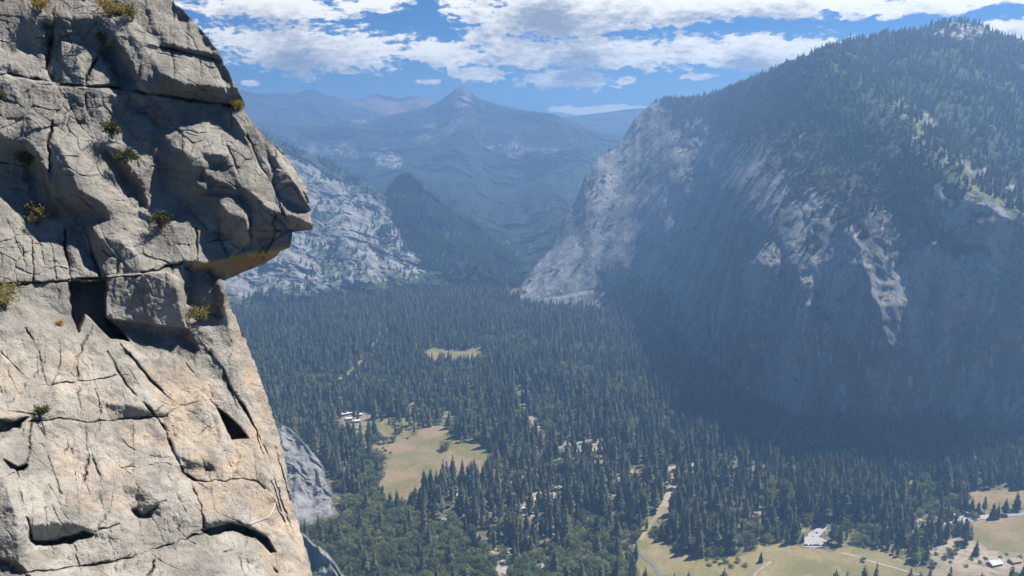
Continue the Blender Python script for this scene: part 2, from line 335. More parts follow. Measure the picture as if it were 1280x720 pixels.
for ln, w, d in CR:
    dS = d
    xs = [a for a, _ in ln]; ys = [b for _, b in ln]
    i0, i1 = max(0, min(ys) - 40 - GV0), min(GH, max(ys) + 41 - GV0); j0, j1 = max(0, min(xs) - 40 - GU0), min(GW, max(xs) + 41 - GU0)
    sub = (slice(i0, i1), slice(j0, j1)); U, V = gu[sub], gv[sub]
    wb = vnoise(np.stack([U / 9, V / 9], -1), 61) * 1.8 + vnoise(np.stack([U / 4, V / 4], -1), 62) * .8
    dist = segdist(U + wb, V + wb * .7, ln); ww = w * (.62 + .5 * vnoise(np.stack([U / 11, V / 11], -1), 63)); d = d * np.clip(.75 + .9 * vnoise(np.stack([U / 16, V / 16], -1), 64), .12, 1.3)
    H[sub] -= d * .95 * np.exp(-(dist / np.maximum(ww, .45)) ** 2) + d * .34 * np.exp(-dist / (w * 2.8)); H[sub] += .20 * min(dS, 9) * (1 if (xs[0] * 7 + ys[0]) % 3 else -1) * segside(U + wb, V + wb * .7, ln) * np.exp(-(dist / 15) ** 2) * sstep(0, 8, 40 - dist)
REC = [([(86,353),(133,351),(132,396),(150,412),(160,425),(140,425),(112,396),(106,392),(97,414),(89,398)],50),([(132,398),(190,407),(233,413),(246,436),(240,450),(200,446),(168,440),(150,424)],9),([(272,511),(283,518),(300,534),(311,548),(290,551),(284,540)],46),
 ([(252,663),(282,653),(312,660),(334,672),(345,690),(338,692),(320,672),(290,663),(262,670)],22),([(-5,524),(20,526),(36,522),(22,535),(-5,544)],24),([(4,574),(20,582),(34,581),(28,588),(12,586)],20),([(40,676),(70,675),(105,664),(118,668),(88,678),(45,682)],20),([(166,640),(185,641),(200,632),(186,645),(172,648)],16),
 ([(232,334),(262,336),(272,342),(274,395),(262,398),(240,396),(234,372)],16),([(124,66),(142,50),(158,74),(172,100),(174,112),(150,108),(144,96)],16),([(28,188),(44,192),(62,240),(74,272),(56,270),(36,246)],17),([(53,30),(66,28),(66,100),(58,92)],12),([(130,190),(146,196),(176,240),(186,262),(170,258),(150,222)],10),([(-5,700),(20,705),(38,722),(-5,722)],14)]
for p, d in REC:
    wb = 1.6 * vnoise(np.stack([gu / 8, gv / 8], -1), 71)
    xs = [a for a, _ in p]; ys = [b for _, b in p]
    i0, i1 = max(0, min(ys) - 8 - GV0), min(GH, max(ys) + 9 - GV0); j0, j1 = max(0, min(xs) - 8 - GU0), min(GW, max(xs) + 9 - GU0)
    sub = (slice(i0, i1), slice(j0, j1)); s = sdist(gu[sub] + wb[sub], gv[sub] + wb[sub], p)
    sf = 1 if d > 18 else 3; H[sub] -= d * sstep(-1.5 * sf, 2.2 * sf, s + (sf - 1) * 2.2 * fbm(np.stack([gu[sub] / 9, gv[sub] / 9], -1), 2, 73))
PR = [([(133,345),(208,339),(224,349),(232,380),(233,411),(190,406),(131,398)],13),([(200,60),(265,72),(290,131),(240,124),(172,112),(176,80)],3),([(273,250),(285,246),(307,256),(313,300),(288,322),(276,300)],6),([(345,186),(390,262),(391,289),(364,288),(344,236)],3),([(75,50),(124,63),(145,105),(105,108),(78,104)],5)]
for p, d in PR:
    H += d * sstep(-1.2, 1.6, sdist(gu + 1.2 * vnoise(np.stack([gu / 8, gv / 8], -1), 72), gv, p))
q = np.stack([gu, gv], -1)
H += 3.0 * fbm(q / 60, 3, 81) + 1.2 * fbm(q / 17, 3, 84) * (1 + .6 * vnoise(q / 40, 85)) + .55 * fbm(q / 4.5, 3, 88) + .9 * np.minimum(0, fbm(q / np.array([6., 11.]), 2, 95, ridged=True) - .15) + 1.5 * np.minimum(0, fbm(q / np.array([9., 26.]), 3, 91, ridged=True))
up = sstep(370, 340, gv) * .75 + .25
for (a, b, dd), sz, am in ((CELL0, 55, 2.2), (CELL1, 24, 1.3)):
    H += up * am * a * sstep(0, .10, dd); gate = sstep(.05, .5, vnoise(np.stack([gu / 30, gv / 30], -1), int(sz)))
    H -= up * gate * 1.6 * np.exp(-(dd * sz / 1.3) ** 2)
CD0 = 36.0
CLIFF_H = H
def cliff_depth(u, v):
    fu = np.clip(np.asarray(u, float) - GU0, 0, GW - 1.01); fv = np.clip(np.asarray(v, float) - GV0, 0, GH - 1.01)
    i = fv.astype(int); j = fu.astype(int); a = fv - i; b = fu - j
    h = (CLIFF_H[i, j] * (1 - a) * (1 - b) + CLIFF_H[i + 1, j] * a * (1 - b) + CLIFF_H[i, j + 1] * (1 - a) * b + CLIFF_H[i + 1, j + 1] * a * b)
    return CD0 * np.exp(-h / F)
rowsv = np.arange(-100, 840, 1.0); NS = 540
S = np.linspace(0, 1, NS)[None, :]
EDG = edge(rowsv)[:, None] + .9 * vnoise(np.stack([rowsv / 5, rowsv * 0], -1), 5)[:, None] + .5 * vnoise(np.stack([rowsv / 2, rowsv * 0], -1), 6)[:, None]
emin = np.array([edge(np.clip(rv + np.arange(-45, 46, 3), -120, 900)).min() for rv in rowsv]) - 14
kw = np.hanning(63)[1:-1]; kw /= kw.sum(); emin = np.convolve(np.pad(emin, (30, 30), mode='edge'), kw, 'valid')[:, None]
emin = np.minimum(emin, EDG - 6); N1 = 400
UU = np.concatenate([-160 + np.linspace(0, 1, N1, endpoint=False)[None] * (emin + 160), emin + np.linspace(0, 1, NS - N1)[None] * (EDG - emin)], 1); VV = np.repeat(rowsv[:, None], NS, 1)
DD = cliff_depth(UU, VV)
def cam_pt(u, v, d):
    r = ray(u, v); return r / np.linalg.norm(r, axis=-1, keepdims=True) * d[..., None] + np.array([0, 0, CAMZ])
P = cam_pt(UU, VV, DD)
# the far side of the arete: runs back and away behind the edge
back = []
for k in range(1, 15):
    g = k / 14; uu = EDG[:, 0] - 3 * k - 90 * g * g; back.append(cam_pt(uu, rowsv, DD[:, -1] + 30 * g * g + 2.2 * k)[:, None])
P = np.concatenate([P] + back, 1)
def paint(polys, soft=6):
    A = np.zeros(UU.shape)
    for p, a in polys:
        wb = soft * .9 * fbm(np.stack([UU / 12, VV / 12], -1), 2, 33)
        A = np.maximum(A, a * sstep(-soft, soft, sdist(UU + wb, VV + wb, p)))
    return np.concatenate([A, np.repeat(A[:, -1:], 14, 1)], 1)
TAN = paint([([(178,455),(240,455),(262,475),(296,530),(320,560),(345,640),(360,720),(350,760),(330,700),(318,655),(250,640),(245,605),(228,560),(180,560),(150,540),(150,520),(190,500)],.75),
 ([(283,368),(300,402),(330,487),(346,535),(365,615),(391,720),(420,800),(370,800),(345,655),(315,560),(300,480),(288,410)],.8),([(212,508),(262,503),(285,545),(300,590),(225,585)],.75),([(280,552),(310,550),(320,590),(280,598)],1.0),([(262,610),(318,606),(330,640),(275,640)],.8),
 ([(-120,420),(60,425),(130,445),(150,520),(60,530),(-120,530)],.35),([(60,545),(170,545),(180,640),(80,640)],.4),([(385,262),(393,264),(394,290),(387,290)],.8)], 9)
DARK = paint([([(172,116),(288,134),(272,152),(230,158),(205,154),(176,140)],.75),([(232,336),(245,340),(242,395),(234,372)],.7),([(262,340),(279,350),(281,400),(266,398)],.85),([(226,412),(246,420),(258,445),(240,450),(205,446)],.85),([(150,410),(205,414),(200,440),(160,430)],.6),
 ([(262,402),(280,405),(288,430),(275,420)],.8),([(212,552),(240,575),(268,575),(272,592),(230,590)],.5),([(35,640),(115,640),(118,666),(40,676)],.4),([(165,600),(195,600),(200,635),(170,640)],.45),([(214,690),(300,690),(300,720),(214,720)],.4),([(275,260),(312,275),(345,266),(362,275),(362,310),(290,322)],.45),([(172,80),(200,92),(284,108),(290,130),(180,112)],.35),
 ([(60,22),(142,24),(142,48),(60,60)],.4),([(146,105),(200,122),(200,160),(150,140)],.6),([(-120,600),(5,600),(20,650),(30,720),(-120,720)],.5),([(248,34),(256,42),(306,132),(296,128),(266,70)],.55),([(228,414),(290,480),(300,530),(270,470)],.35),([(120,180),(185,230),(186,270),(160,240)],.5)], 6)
GREY = paint([([(-200,-120),(230,-120),(300,130),(395,260),(395,300),(360,325),(285,345),(240,420),(140,425),(60,420),(-200,400)],1.0)], 12)
ORA = paint([([(232,331),(318,316),(362,309),(346,321),(300,343),(281,352),(274,345)],1.0)], 2)
MOSS = paint([([(280,324),(330,311),(362,306),(362,312),(335,317),(300,324)],1.0)], 2)
m = MT('granite', .92, .15)
n1 = m.noise(.55, 6, .65); n2 = m.noise(4.0, 5, .7); n3 = m.noise(18, 4, .7); n4 = m.noise((1.6, 1.6, .35), 5, .6)
c = m.mix(m.ramp(n1, .32, .68), (.19, .175, .15), (.36, .333, .287))
c = m.mix(m.attr('grey'), c, m.mix(m.ramp(n1, .32, .68), (.14, .131, .115), (.275, .256, .222)))
c = m.mix(m.math('MULTIPLY', m.attr('tan'), m.ramp(m.noise(.9, 4, .6), .25, .7), clamp=True), c, (.41, .285, .175))
c = m.mix(m.ramp(n2, .50, .68, 0, .75), c, (.15, .145, .13))
c = m.mix(m.ramp(n4, .52, .66, 0, .75), c, (.105, .098, .088))
c = m.mix(m.ramp(m.noise(2.3, 5, .7), .60, .74, 0, .5), c, (.47, .45, .41))
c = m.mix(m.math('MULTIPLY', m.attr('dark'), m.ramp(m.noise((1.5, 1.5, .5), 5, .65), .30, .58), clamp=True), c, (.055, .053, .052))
c = m.mix(m.attr('orange'), c, m.mix(n2, (.30, .15, .04), (.45, .28, .11)))
c = m.mix(m.math('MULTIPLY', m.attr('moss'), m.ramp(n2, .35, .6)), c, (.30, .26, .04))
c = m.mix(m.ramp(n3, .2, .8), m.mix(.0, c, c), m.mix(.35, c, (.52, .5, .46)), 'MIX')
sp_ = m.ramp(m.noise(42, 2, .6), .62, .7, 0, .5); c = m.mix(sp_, c, (.09, .088, .085))
hb = m.math('ADD', m.math('MULTIPLY', n2, .8), m.math('ADD', m.math('MULTIPLY', n3, m.ramp(m.noise(.8, 3, .6), .35, .65, .05, .6)), m.math('MULTIPLY', n1, .4)))
m.bump(hb, .9, .2)
GRANITE = m.color(c)
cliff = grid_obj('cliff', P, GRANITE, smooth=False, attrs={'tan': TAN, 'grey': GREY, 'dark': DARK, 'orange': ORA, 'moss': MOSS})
tag(cliff, 'near cliff of jointed grey and tan granite filling the left side, with a jutting overhang', 'cliff', kind='structure')
# ------------------------------------------------------------------ mountains: each surface stands at its own range from the valley
def rock_mat(name, rock=(.30, .295, .285), rock2=(.19, .19, .19), veg=(.045, .07, .03), sx=1.0, light=(.46, .45, .43)):
    m = MT(name, .95, .1)
    s1 = m.noise((.010 / sx, .010 / sx, .0028 / sx), 7, .62); s2 = m.noise((.045 / sx, .045 / sx, .012 / sx), 6, .65); s3 = m.noise((.13 / sx, .13 / sx, .06 / sx), 6, .75); s0 = m.noise((.028 / sx, .028 / sx, .004 / sx), 5, .6, .4)
    c = m.mix(m.ramp(s1, .36, .64), rock2, rock)
    c = m.mix(m.ramp(s0, .54, .66, 0, .7), c, tuple(x * .8 for x in rock2)); c = m.mix(m.ramp(s2, .54, .68, 0, .85), c, light)
    c = m.mix(m.ramp(s3, .50, .64, 0, .75), c, tuple(x * .45 for x in rock2))
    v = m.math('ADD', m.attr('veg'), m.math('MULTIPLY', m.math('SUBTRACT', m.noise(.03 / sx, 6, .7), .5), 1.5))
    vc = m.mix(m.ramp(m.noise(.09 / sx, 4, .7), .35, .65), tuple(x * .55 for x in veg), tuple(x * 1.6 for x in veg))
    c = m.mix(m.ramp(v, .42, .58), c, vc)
    c = m.mix(m.attr('grassy'), c, m.mix(m.ramp(m.noise(.05, 4, .6), .35, .65), (.09, .115, .05), (.165, .18, .088)))
    c = m.mix(m.math('MULTIPLY', m.attr('bare'), m.ramp(m.noise(.03 / sx, 6, .75), .38, .6), clamp=True), c, m.mix(m.ramp(s2, .3, .7), (.30, .295, .285), (.50, .49, .47)))
    m.bump(m.math('ADD', s2, m.math('MULTIPLY', s3, .5)), .8, 9 * sx)
    return m.color(c)
def mountain(name, top, bot, rho_b, rho_t, mat, label, nu=360, nt=200, pw=1.4, ridges=(), amp=(60, 25, 9), wl=(420, 150, 50), seed=0, vegf=None, back=(2.2, 900), grassy=(), bare=(), zfloor=None, stretch=2.2, jag=1.2, fd=.06, calm=None, smo=.12):
    us = np.linspace(top[0][0], top[-1][0], nu); tx = np.array(top, float); bx = np.array(bot, float)
    vt = np.interp(us, tx[:, 0], tx[:, 1]) + jag * fbm(np.stack([us / 14, us * 0], -1), 3, seed + 50); vb = np.interp(us, bx[:, 0], bx[:, 1])
    rb = np.interp(us, *zip(*rho_b)) if isinstance(rho_b, (list, tuple)) else (np.linalg.norm(ground(us, vb)[:, :2], axis=-1) if rho_b is None else np.full(nu, rho_b))
    rt = np.interp(us, *zip(*rho_t)) if isinstance(rho_t, (list, tuple)) else np.full(nu, rho_t)
    def soft(a, k):
        k = max(3, int(k)); w_ = np.hanning(k + 2)[1:-1]; w_ /= w_.sum(); return np.convolve(np.pad(a, (k // 2, k - 1 - k // 2), mode='edge'), w_, 'valid')
    rb, rt, vs = soft(rb, nu * smo), soft(rt, nu * smo), soft(vt, nu * smo)
    t = np.linspace(0, 1, nt)[:, None]
    V = vb + (vs - vb) * t + (vt - vs) * t ** 5; U = np.repeat(us[None], nt, 0); T_ = np.repeat(t, nu, 1)
    g = T_ ** pw if not callable(pw) else pw(T_, U)
    rho = rb + (rt - rb) * g
    fade = sstep(0, fd, T_)
    for line, a, w, asym in ridges:
        w1 = 12 * fbm(np.stack([U / 26, V / 26], -1), 3, seed + 33); w2 = 12 * fbm(np.stack([U / 26, V / 26], -1), 3, seed + 37); d = segdist(U + w1, V + w2, line)
        pr = np.maximum(0, 1 - d / w); rho = rho - a * pr ** (.9 if asym else 1.3) * fade
    P = at_range(U, V, rho)
    Q = P / np.array([1, 1, stretch])
    n = 0
    for k, (a, w) in enumerate(zip(amp, wl)):
        n = n + a * fbm(Q / w, 3, seed + 7 * k, ridged=(k < 2))
    n = n * (1 if calm is None else calm(U))
    rho = rho + n * fade * (1 - .8 * sstep(.93, 1, T_))
    P = at_range(U, V, rho)
    if zfloor is not None:
        P[0, :, 2] = zfloor - 4
    Pn = []
    for k in range(1, 9):                     # far slope behind the crest
        q = P[-1].copy(); r = k / 8
        dirv = q[:, :2] / np.linalg.norm(q[:, :2], axis=1)[:, None]
        q[:, :2] += dirv * back[1] * r; q[:, 2] -= back[1] / back[0] * r ** 1.5 + 0; q[:, 2] = np.maximum(q[:, 2], -4); Pn.append(q[None])
    A = np.concatenate([P] + Pn, 0)
    gxv = np.gradient(A, axis=1); gyv = np.gradient(A, axis=0); N = np.cross(gxv, gyv); N /= np.linalg.norm(N, axis=-1)[..., None] + 1e-9
    if N[..., 2].mean() < 0: N = -N
    vg = vegf(A, N, np.concatenate([U, np.repeat(U[-1:], 8, 0)]), np.concatenate([V, np.repeat(V[-1:], 8, 0)])) if vegf else np.zeros(A.shape[:2])
    def msk(polys, soft):
        M = np.zeros(U.shape)
        for p, a in polys:
            wb = soft * fbm(np.stack([U / 16, V / 16], -1), 3, seed + 90); M = np.maximum(M, a * sstep(-soft, soft, sdist(U + 1.5 * wb, V + 1.5 * wb, p)))
        return np.concatenate([M, np.repeat(M[-1:] * 0, 8, 0)])
    o = grid_obj(name, A, mat, True, flip=True, attrs={'veg': vg, 'grassy': msk(grassy, 7), 'bare': msk(bare, 4)})
    tag(o, label, None, None, 'structure')
    print('MOUNTAIN', name, A[..., 2].max()); return o, A, N, vg, nt
def veg_slope(lo, hi, extra=0, mask=None):
    def f(A, N, U, V):
        z = N[..., 2]; g = sstep(lo, hi, z + .16 * fbm(A / 130, 3, 5)) + extra
        if mask is not None: g = g + mask(U, V)
        return np.clip(g, 0, 1.2)
    return f
# right wall
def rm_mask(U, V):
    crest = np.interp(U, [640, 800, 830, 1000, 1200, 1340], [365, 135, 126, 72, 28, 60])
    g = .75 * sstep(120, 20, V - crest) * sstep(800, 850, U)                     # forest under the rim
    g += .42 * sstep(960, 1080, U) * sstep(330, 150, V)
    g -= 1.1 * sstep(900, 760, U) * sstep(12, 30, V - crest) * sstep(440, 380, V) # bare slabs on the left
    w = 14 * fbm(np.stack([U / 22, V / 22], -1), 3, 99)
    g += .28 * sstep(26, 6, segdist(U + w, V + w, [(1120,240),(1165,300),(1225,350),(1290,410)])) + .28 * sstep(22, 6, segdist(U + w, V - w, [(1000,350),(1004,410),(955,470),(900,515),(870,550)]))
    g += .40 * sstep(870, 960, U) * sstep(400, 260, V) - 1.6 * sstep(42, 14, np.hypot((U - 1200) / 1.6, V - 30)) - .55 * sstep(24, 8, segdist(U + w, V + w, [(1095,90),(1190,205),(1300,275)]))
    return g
rm_top = [(634,376),(644,369),(660,345),(689,310),(706,275),(720,250),(733,216),(748,196),(765,188),(778,173),(794,147),(812,132),(828,124.5),(845,124),(870,121),(905,113),(950,95),(1000,73),(1050,54),(1100,43),(1150,38),(1175,30),(1200,26),(1222,30),(1248,43),(1280,52),(1330,60),(1420,70)]
rm_bot = [(634,377),(660,379),(700,383),(740,385),(780,398),(815,428),(845,466),(868,495),(900,528),(950,566),(1000,586),(1100,600),(1200,604),(1290,604),(1420,600)]
ROCKR = rock_mat('canyon_wall_rock', (.32, .315, .30), (.12, .122, .122), veg=(.04, .056, .03), sx=.7, light=(.42, .41, .395))
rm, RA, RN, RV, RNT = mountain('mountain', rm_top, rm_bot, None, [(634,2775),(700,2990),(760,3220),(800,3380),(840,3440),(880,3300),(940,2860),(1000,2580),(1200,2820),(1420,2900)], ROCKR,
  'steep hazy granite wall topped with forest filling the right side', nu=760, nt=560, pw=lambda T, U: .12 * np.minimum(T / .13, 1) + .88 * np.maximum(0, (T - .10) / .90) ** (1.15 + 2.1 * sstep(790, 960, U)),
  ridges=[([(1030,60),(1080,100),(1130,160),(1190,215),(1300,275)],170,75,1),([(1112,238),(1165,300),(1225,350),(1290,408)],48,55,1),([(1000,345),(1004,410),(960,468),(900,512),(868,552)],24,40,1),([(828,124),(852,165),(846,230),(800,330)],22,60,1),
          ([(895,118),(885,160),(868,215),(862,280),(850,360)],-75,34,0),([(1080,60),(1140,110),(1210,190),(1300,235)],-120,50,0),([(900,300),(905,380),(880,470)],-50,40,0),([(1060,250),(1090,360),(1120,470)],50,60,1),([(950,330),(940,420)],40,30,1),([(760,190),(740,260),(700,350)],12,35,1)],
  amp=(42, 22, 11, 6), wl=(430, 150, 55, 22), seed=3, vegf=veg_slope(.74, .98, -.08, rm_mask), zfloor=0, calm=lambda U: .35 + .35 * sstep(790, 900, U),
  grassy=[([(1090,80),(1130,110),(1180,190),(1230,225),(1300,262),(1300,285),(1240,255),(1190,222),(1130,150)],1.0),([(1120,245),(1150,262),(1180,300),(1165,300)],.5)],
  bare=[([(646,368),(668,338),(700,300),(725,290),(715,330),(690,372)],.75),([(790,280),(815,240),(845,238),(842,285),(815,300)],.8),([(700,380),(740,310),(760,300),(745,360),(725,390)],.5),([(868,150),(880,140),(888,165),(878,200),(868,190)],.8),([(1150,40),(1200,27),(1235,40),(1200,46)],.9),([(936,330),(948,318),(944,345),(934,360)],.6),([(830,165),(850,160),(840,185)],.5)])
# left granite wall across the valley
ROCKL = rock_mat('pale_granite_slope', (.30, .295, .285), (.13, .13, .132), sx=.5, light=(.46, .45, .43))
lw_top = [(150,120),(230,140),(300,160),(340,172),(372,188),(392,196),(415,205),(440,216),(465,232),(490,255),(515,280),(545,304),(580,318),(610,330),(640,343),(662,352)]
lw_bot = [(150,420),(300,390),(400,378),(480,368),(560,358),(640,354),(662,354)]
lw, LA, LN, LV, LNT = mountain('granite_slope', lw_top, lw_bot, [(150,2500),(300,2680),(400,2780),(480,2880),(560,2980),(662,3060)], [(150,3700),(400,3900),(500,3700),(560,3400),(662,3080)], ROCKL,
  'pale sunlit granite slope with scattered trees beyond the cliff', nu=520, nt=360, pw=1.15, ridges=[([(385,190),(430,260),(470,350)],120,60,1),([(330,180),(350,300),(380,370)],90,50,1),([(470,235),(520,300),(560,345)],110,55,1),([(420,215),(470,300)],-60,30,0)],
  amp=(62, 34, 17, 8), wl=(360, 130, 46, 18), seed=23, stretch=1.5, zfloor=None, vegf=veg_slope(.86, 1.08, .05, lambda U, V: .7 * sstep(24, 5, V - np.interp(U, *zip(*lw_top))) + .65 * sstep(-30, -8, V - np.interp(U, *zip(*lw_bot)))))
ROCKD = rock_mat('wooded_ridge_rock', (.15, .15, .145), (.07, .072, .07), veg=(.026, .038, .022), sx=1.6, light=(.24, .235, .225))
pr, PA_, PN_, PV_, PNT = mountain('ridge', [(440,300),(465,262),(480,243),(492,226),(502,217),(512,216),(524,226),(540,243),(562,262),(600,285),(630,310),(662,344),(690,352)], [(440,352),(560,354),(690,356)], [(440,3040),(690,3020)], [(440,3900),(510,3750),(662,3350),(690,3400)], ROCKD,
  'dark pointed spur standing behind the pale granite slope', nu=220, nt=140, pw=1.3, ridges=[([(505,217),(560,290),(620,350)],140,50,1)], amp=(110, 60, 26), wl=(330, 130, 50), seed=31, vegf=veg_slope(.55, .9, .15), back=(2, 700), jag=2.5)
cm, MA_, MN_, MV_, MNT = mountain('mountain', [(200,165),(290,160),(330,152),(375,158),(410,158),(440,150),(470,150),(500,141),(525,137),(548,127),(562,117),(571,110),(577,108),(584,111),(598,123),(622,131),(650,137),(690,142),(715,152),(740,163),(765,168),(800,172),(860,190)], [(200,352),(860,352)], [(200,3200),(500,3250),(640,3160),(860,3150)], [(200,6500),(577,7000),(720,6300),(860,6000)], ROCKD,
  'wooded central mountain with a sharp pyramid summit at the head of the valley', nu=560, nt=320, pw=1.2, ridges=[([(577,108),(600,150),(560,190),(500,230)],260,70,1),([(700,150),(720,210),(690,300)],380,90,1),([(430,155),(470,200),(520,240)],200,60,1),([(655,180),(640,240),(662,300)],-120,45,0),([(590,260),(600,345)],150,40,1)],
  amp=(230, 130, 60, 25), wl=(1100, 420, 150, 55), seed=41, vegf=veg_slope(.45, .8, .16, lambda U, V: -.9 * sstep(26, 8, np.hypot(U - 577, V - 118)) - .5 * sstep(205, 235, V) * sstep(600, 640, U)), back=(2.5, 1500), stretch=1.6, jag=1.0,
  bare=[([(600,178),(690,186),(716,196),(640,196)],.7),([(515,172),(570,150),(565,166),(530,182)],.55),([(355,186),(440,180),(445,196),(370,202)],.5),([(568,118),(580,116),(590,128),(572,132)],.8),([(462,192),(480,186),(505,200),(500,211),(470,210)],.9),([(435,140),(455,143),(460,155),(440,155)],.6),([(530,160),(575,145),(580,152),(540,172)],.35),([(380,180),(395,178),(400,195),(388,196)],.7)])
FARM = rock_mat('far_range_rock', (.17, .17, .168), (.09, .09, .09), veg=(.03,.042,.026), sx=3.0); REDM = rock_mat('far_red_range_rock', (.26, .17, .13), (.17, .11, .09), sx=3.0, light=(.36, .27, .22))
mountain('far_mountain', [(200,120),(260,116),(290,112),(305,112),(318,116),(335,117),(350,116),(365,118),(380,113),(392,110),(402,115),(415,121),(440,131),(480,142),(520,150)], [(200,210),(520,210)], 7200, 8600, FARM, 'far blue range with a small peak beside the cliff', nu=220, nt=80, amp=(160, 80, 35), wl=(900, 350, 120), seed=51, vegf=veg_slope(.4, .8, .1), back=(3, 600), jag=.8)
mountain('far_mountain', [(370,130),(395,123),(414,118),(430,124),(448,124),(462,119),(472,117),(482,120),(492,120),(500,123),(512,119.5),(522,119),(534,124),(548,133),(570,140)], [(370,180),(570,180)], 8200, 9200, REDM, 'farthest range of reddish bare peaks left of the pyramid summit', nu=160, nt=60, amp=(140, 70, 30), wl=(800, 320, 110), seed=57, back=(3, 600), jag=.6)
mountain('far_mountain', [(640,155),(690,151),(710,146),(735,143),(760,140),(785,136.5),(805,135),(830,135),(900,140)], [(640,200),(900,200)], 7500, 9000, FARM, 'low flat far ridge showing between the pyramid mountain and the right wall', nu=140, nt=60, amp=(140, 70, 30), wl=(900, 350, 120), seed=61, vegf=veg_slope(.3, .6, .5), back=(3, 600), jag=.5)

# rock buttresses below the cliff, standing between it and the valley floor
BUT = rock_mat('buttress_rock', (.30, .297, .29), (.13, .13, .132), sx=.22, light=(.46, .45, .44))
mountain('rock_buttress', [(230,400),(310,490),(335,523),(350,529),(362,535),(376,549),(390,566),(404,582),(413,598),(420,612),(427,626),(430,634)], [(230,660),(330,662),(365,658),(390,652),(412,645),(430,637)], None, [(230,1500),(350,1420),(400,1385),(430,1335)], BUT, 'grey streaked rock buttress rising from the trees beside the cliff', nu=240, nt=200, pw=1.1,
  ridges=[([(380,552),(400,600),(410,640)],26,16,1),([(350,530),(365,590),(372,650)],20,14,1),([(395,575),(390,640)],-12,8,0)], fd=.5, amp=(14, 10, 7, 4), wl=(90, 38, 15, 6), seed=71, zfloor=0, vegf=veg_slope(.60, .85, 0, lambda U, V: 1.0 * sstep(12, 4, segdist(U, V, [(340,522),(370,535),(392,560)])) - .7), back=(1.0, 200))
mountain('rock_buttress', [(320,625),(345,645),(372,668),(381,672),(394,682),(406,692),(415,702),(424,714),(440,735),(460,765)], [(320,790),(400,785),(440,780),(460,770)], None, [(320,1040),(420,980),(460,930)], BUT, 'small dark rock ledge poking out at the foot of the cliff', nu=140, nt=110, fd=.4, amp=(12, 9, 6, 3), wl=(50, 22, 9, 4), seed=77, jag=4, zfloor=0, ridges=[([(392,682),(412,720)],16,10,1)], vegf=veg_slope(.7, .9), back=(1.0, 150))
# ------------------------------------------------------------------ valley floor
def mt_ground():
    m = MT('forest_floor', .95, .05)
    c = m.mix(m.ramp(m.noise(.03, 6, .65), .35, .65), (.06, .062, .035), (.15, .13, .08)); c = m.mix(m.ramp(m.noise(.09, 5, .7), .50, .68), c, (.27, .235, .165))
    return m.color(c)
gx_ = np.linspace(-9000, 9000, 61); gy_ = np.concatenate([np.linspace(-900, 4000, 40), np.linspace(4300, 10400, 20)])
X, Y = np.meshgrid(gx_, gy_); tag(grid_obj('ground', np.stack([X, Y, X * 0], -1), mt_ground(), flip=True), 'brown forest floor of the valley', kind='structure')
def sheet(name, poly, mat, label, z=.3, wob=3.0, seed=0, fine=10):
    pts = []; n = len(poly)
    for k in range(n):
        a = np.array(poly[k], float); b = np.array(poly[(k + 1) % n], float)
        for q in range(fine): pts.append(a + (b - a) * q / fine)
    pts = np.array(pts); G = ground(pts[:, 0], pts[:, 1], z)
    i = np.arange(len(pts)); r = np.stack([i / 3.1, i * 0], -1)
    G[:, 0] += wob * vnoise(r, seed) * 1.2; G[:, 1] += wob * 1.6 * vnoise(r, seed + 1)
    bm = bmesh.new(); vs = [bm.verts.new(g) for g in G]; f = bm.faces.new(vs); bmesh.ops.triangulate(bm, faces=[f]); bmesh.ops.recalc_face_normals(bm, faces=bm.faces[:])
    if sum(f.normal.z for f in bm.faces) < 0: bmesh.ops.reverse_faces(bm, faces=bm.faces[:])
    me = bpy.data.meshes.new(name); bm.to_mesh(me); bm.free(); me.materials.append(mat); o = bpy.data.objects.new(name, me); COL.objects.link(o)
    return tag(o, label, kind='structure')
def strip(name, line, w, mat, label, z=.5, seed=0):      # w in metres
    pts = []
    for k in range(len(line) - 1):
        a = np.array(line[k], float); b = np.array(line[k + 1], float)
        for q in range(6): pts.append(a + (b - a) * q / 6)
    pts.append(np.array(line[-1], float)); pts = np.array(pts); 
    for _ in range(3): pts[1:-1] = (pts[:-2] + 2 * pts[1:-1] + pts[2:]) / 4
    G = ground(pts[:, 0], pts[:, 1], z)[:, :2]; t = np.gradient(G, axis=0); t /= np.linalg.norm(t, axis=1)[:, None]; nrm = np.stack([-t[:, 1], t[:, 0]], -1)
    ww = w / 2 * (1 + .25 * vnoise(np.stack([np.arange(len(G)) / 2.3, np.zeros(len(G))], -1), seed))[:, None]
    A = np.stack([np.c_[G - nrm * ww, np.full(len(G), z)], np.c_[G + nrm * ww, np.full(len(G), z)]], 0)
    return tag(grid_obj(name, A, mat, False), label, kind='structure')
def mt_meadow(name, g, y, p):
    m = MT(name, .95, .05)
    c = m.mix(m.ramp(m.noise((.008, .012, .02), 5, .6), .42, .58), g, y); c = m.mix(m.ramp(m.noise(.03, 6, .65, .6), .52, .72), c, p)
    c = m.mix(m.ramp(m.noise(.12, 5, .75), .52, .68, 0, .7), c, tuple(x * .55 for x in g)); return m.color(c)
MEADOW = mt_meadow('meadow_grass', (.165, .152, .066), (.25, .19, .115), (.31, .205, .145)); MEADOWG = mt_meadow('green_meadow', (.165, .155, .07), (.235, .195, .10), (.30, .235, .14))
SAND = mt_meadow('pale_sand', (.27, .24, .19), (.38, .345, .29), (.22, .18, .135)); PINK = mt_meadow('bare_soil', (.22, .19, .13), (.36, .29, .22), (.16, .14, .09))
ASPH = mt_meadow('worn_asphalt', (.27, .27, .27), (.36, .355, .35), (.22, .22, .22)); WATER = MT('river_water', .12, .5); WATER = WATER.color((.16, .17, .16))
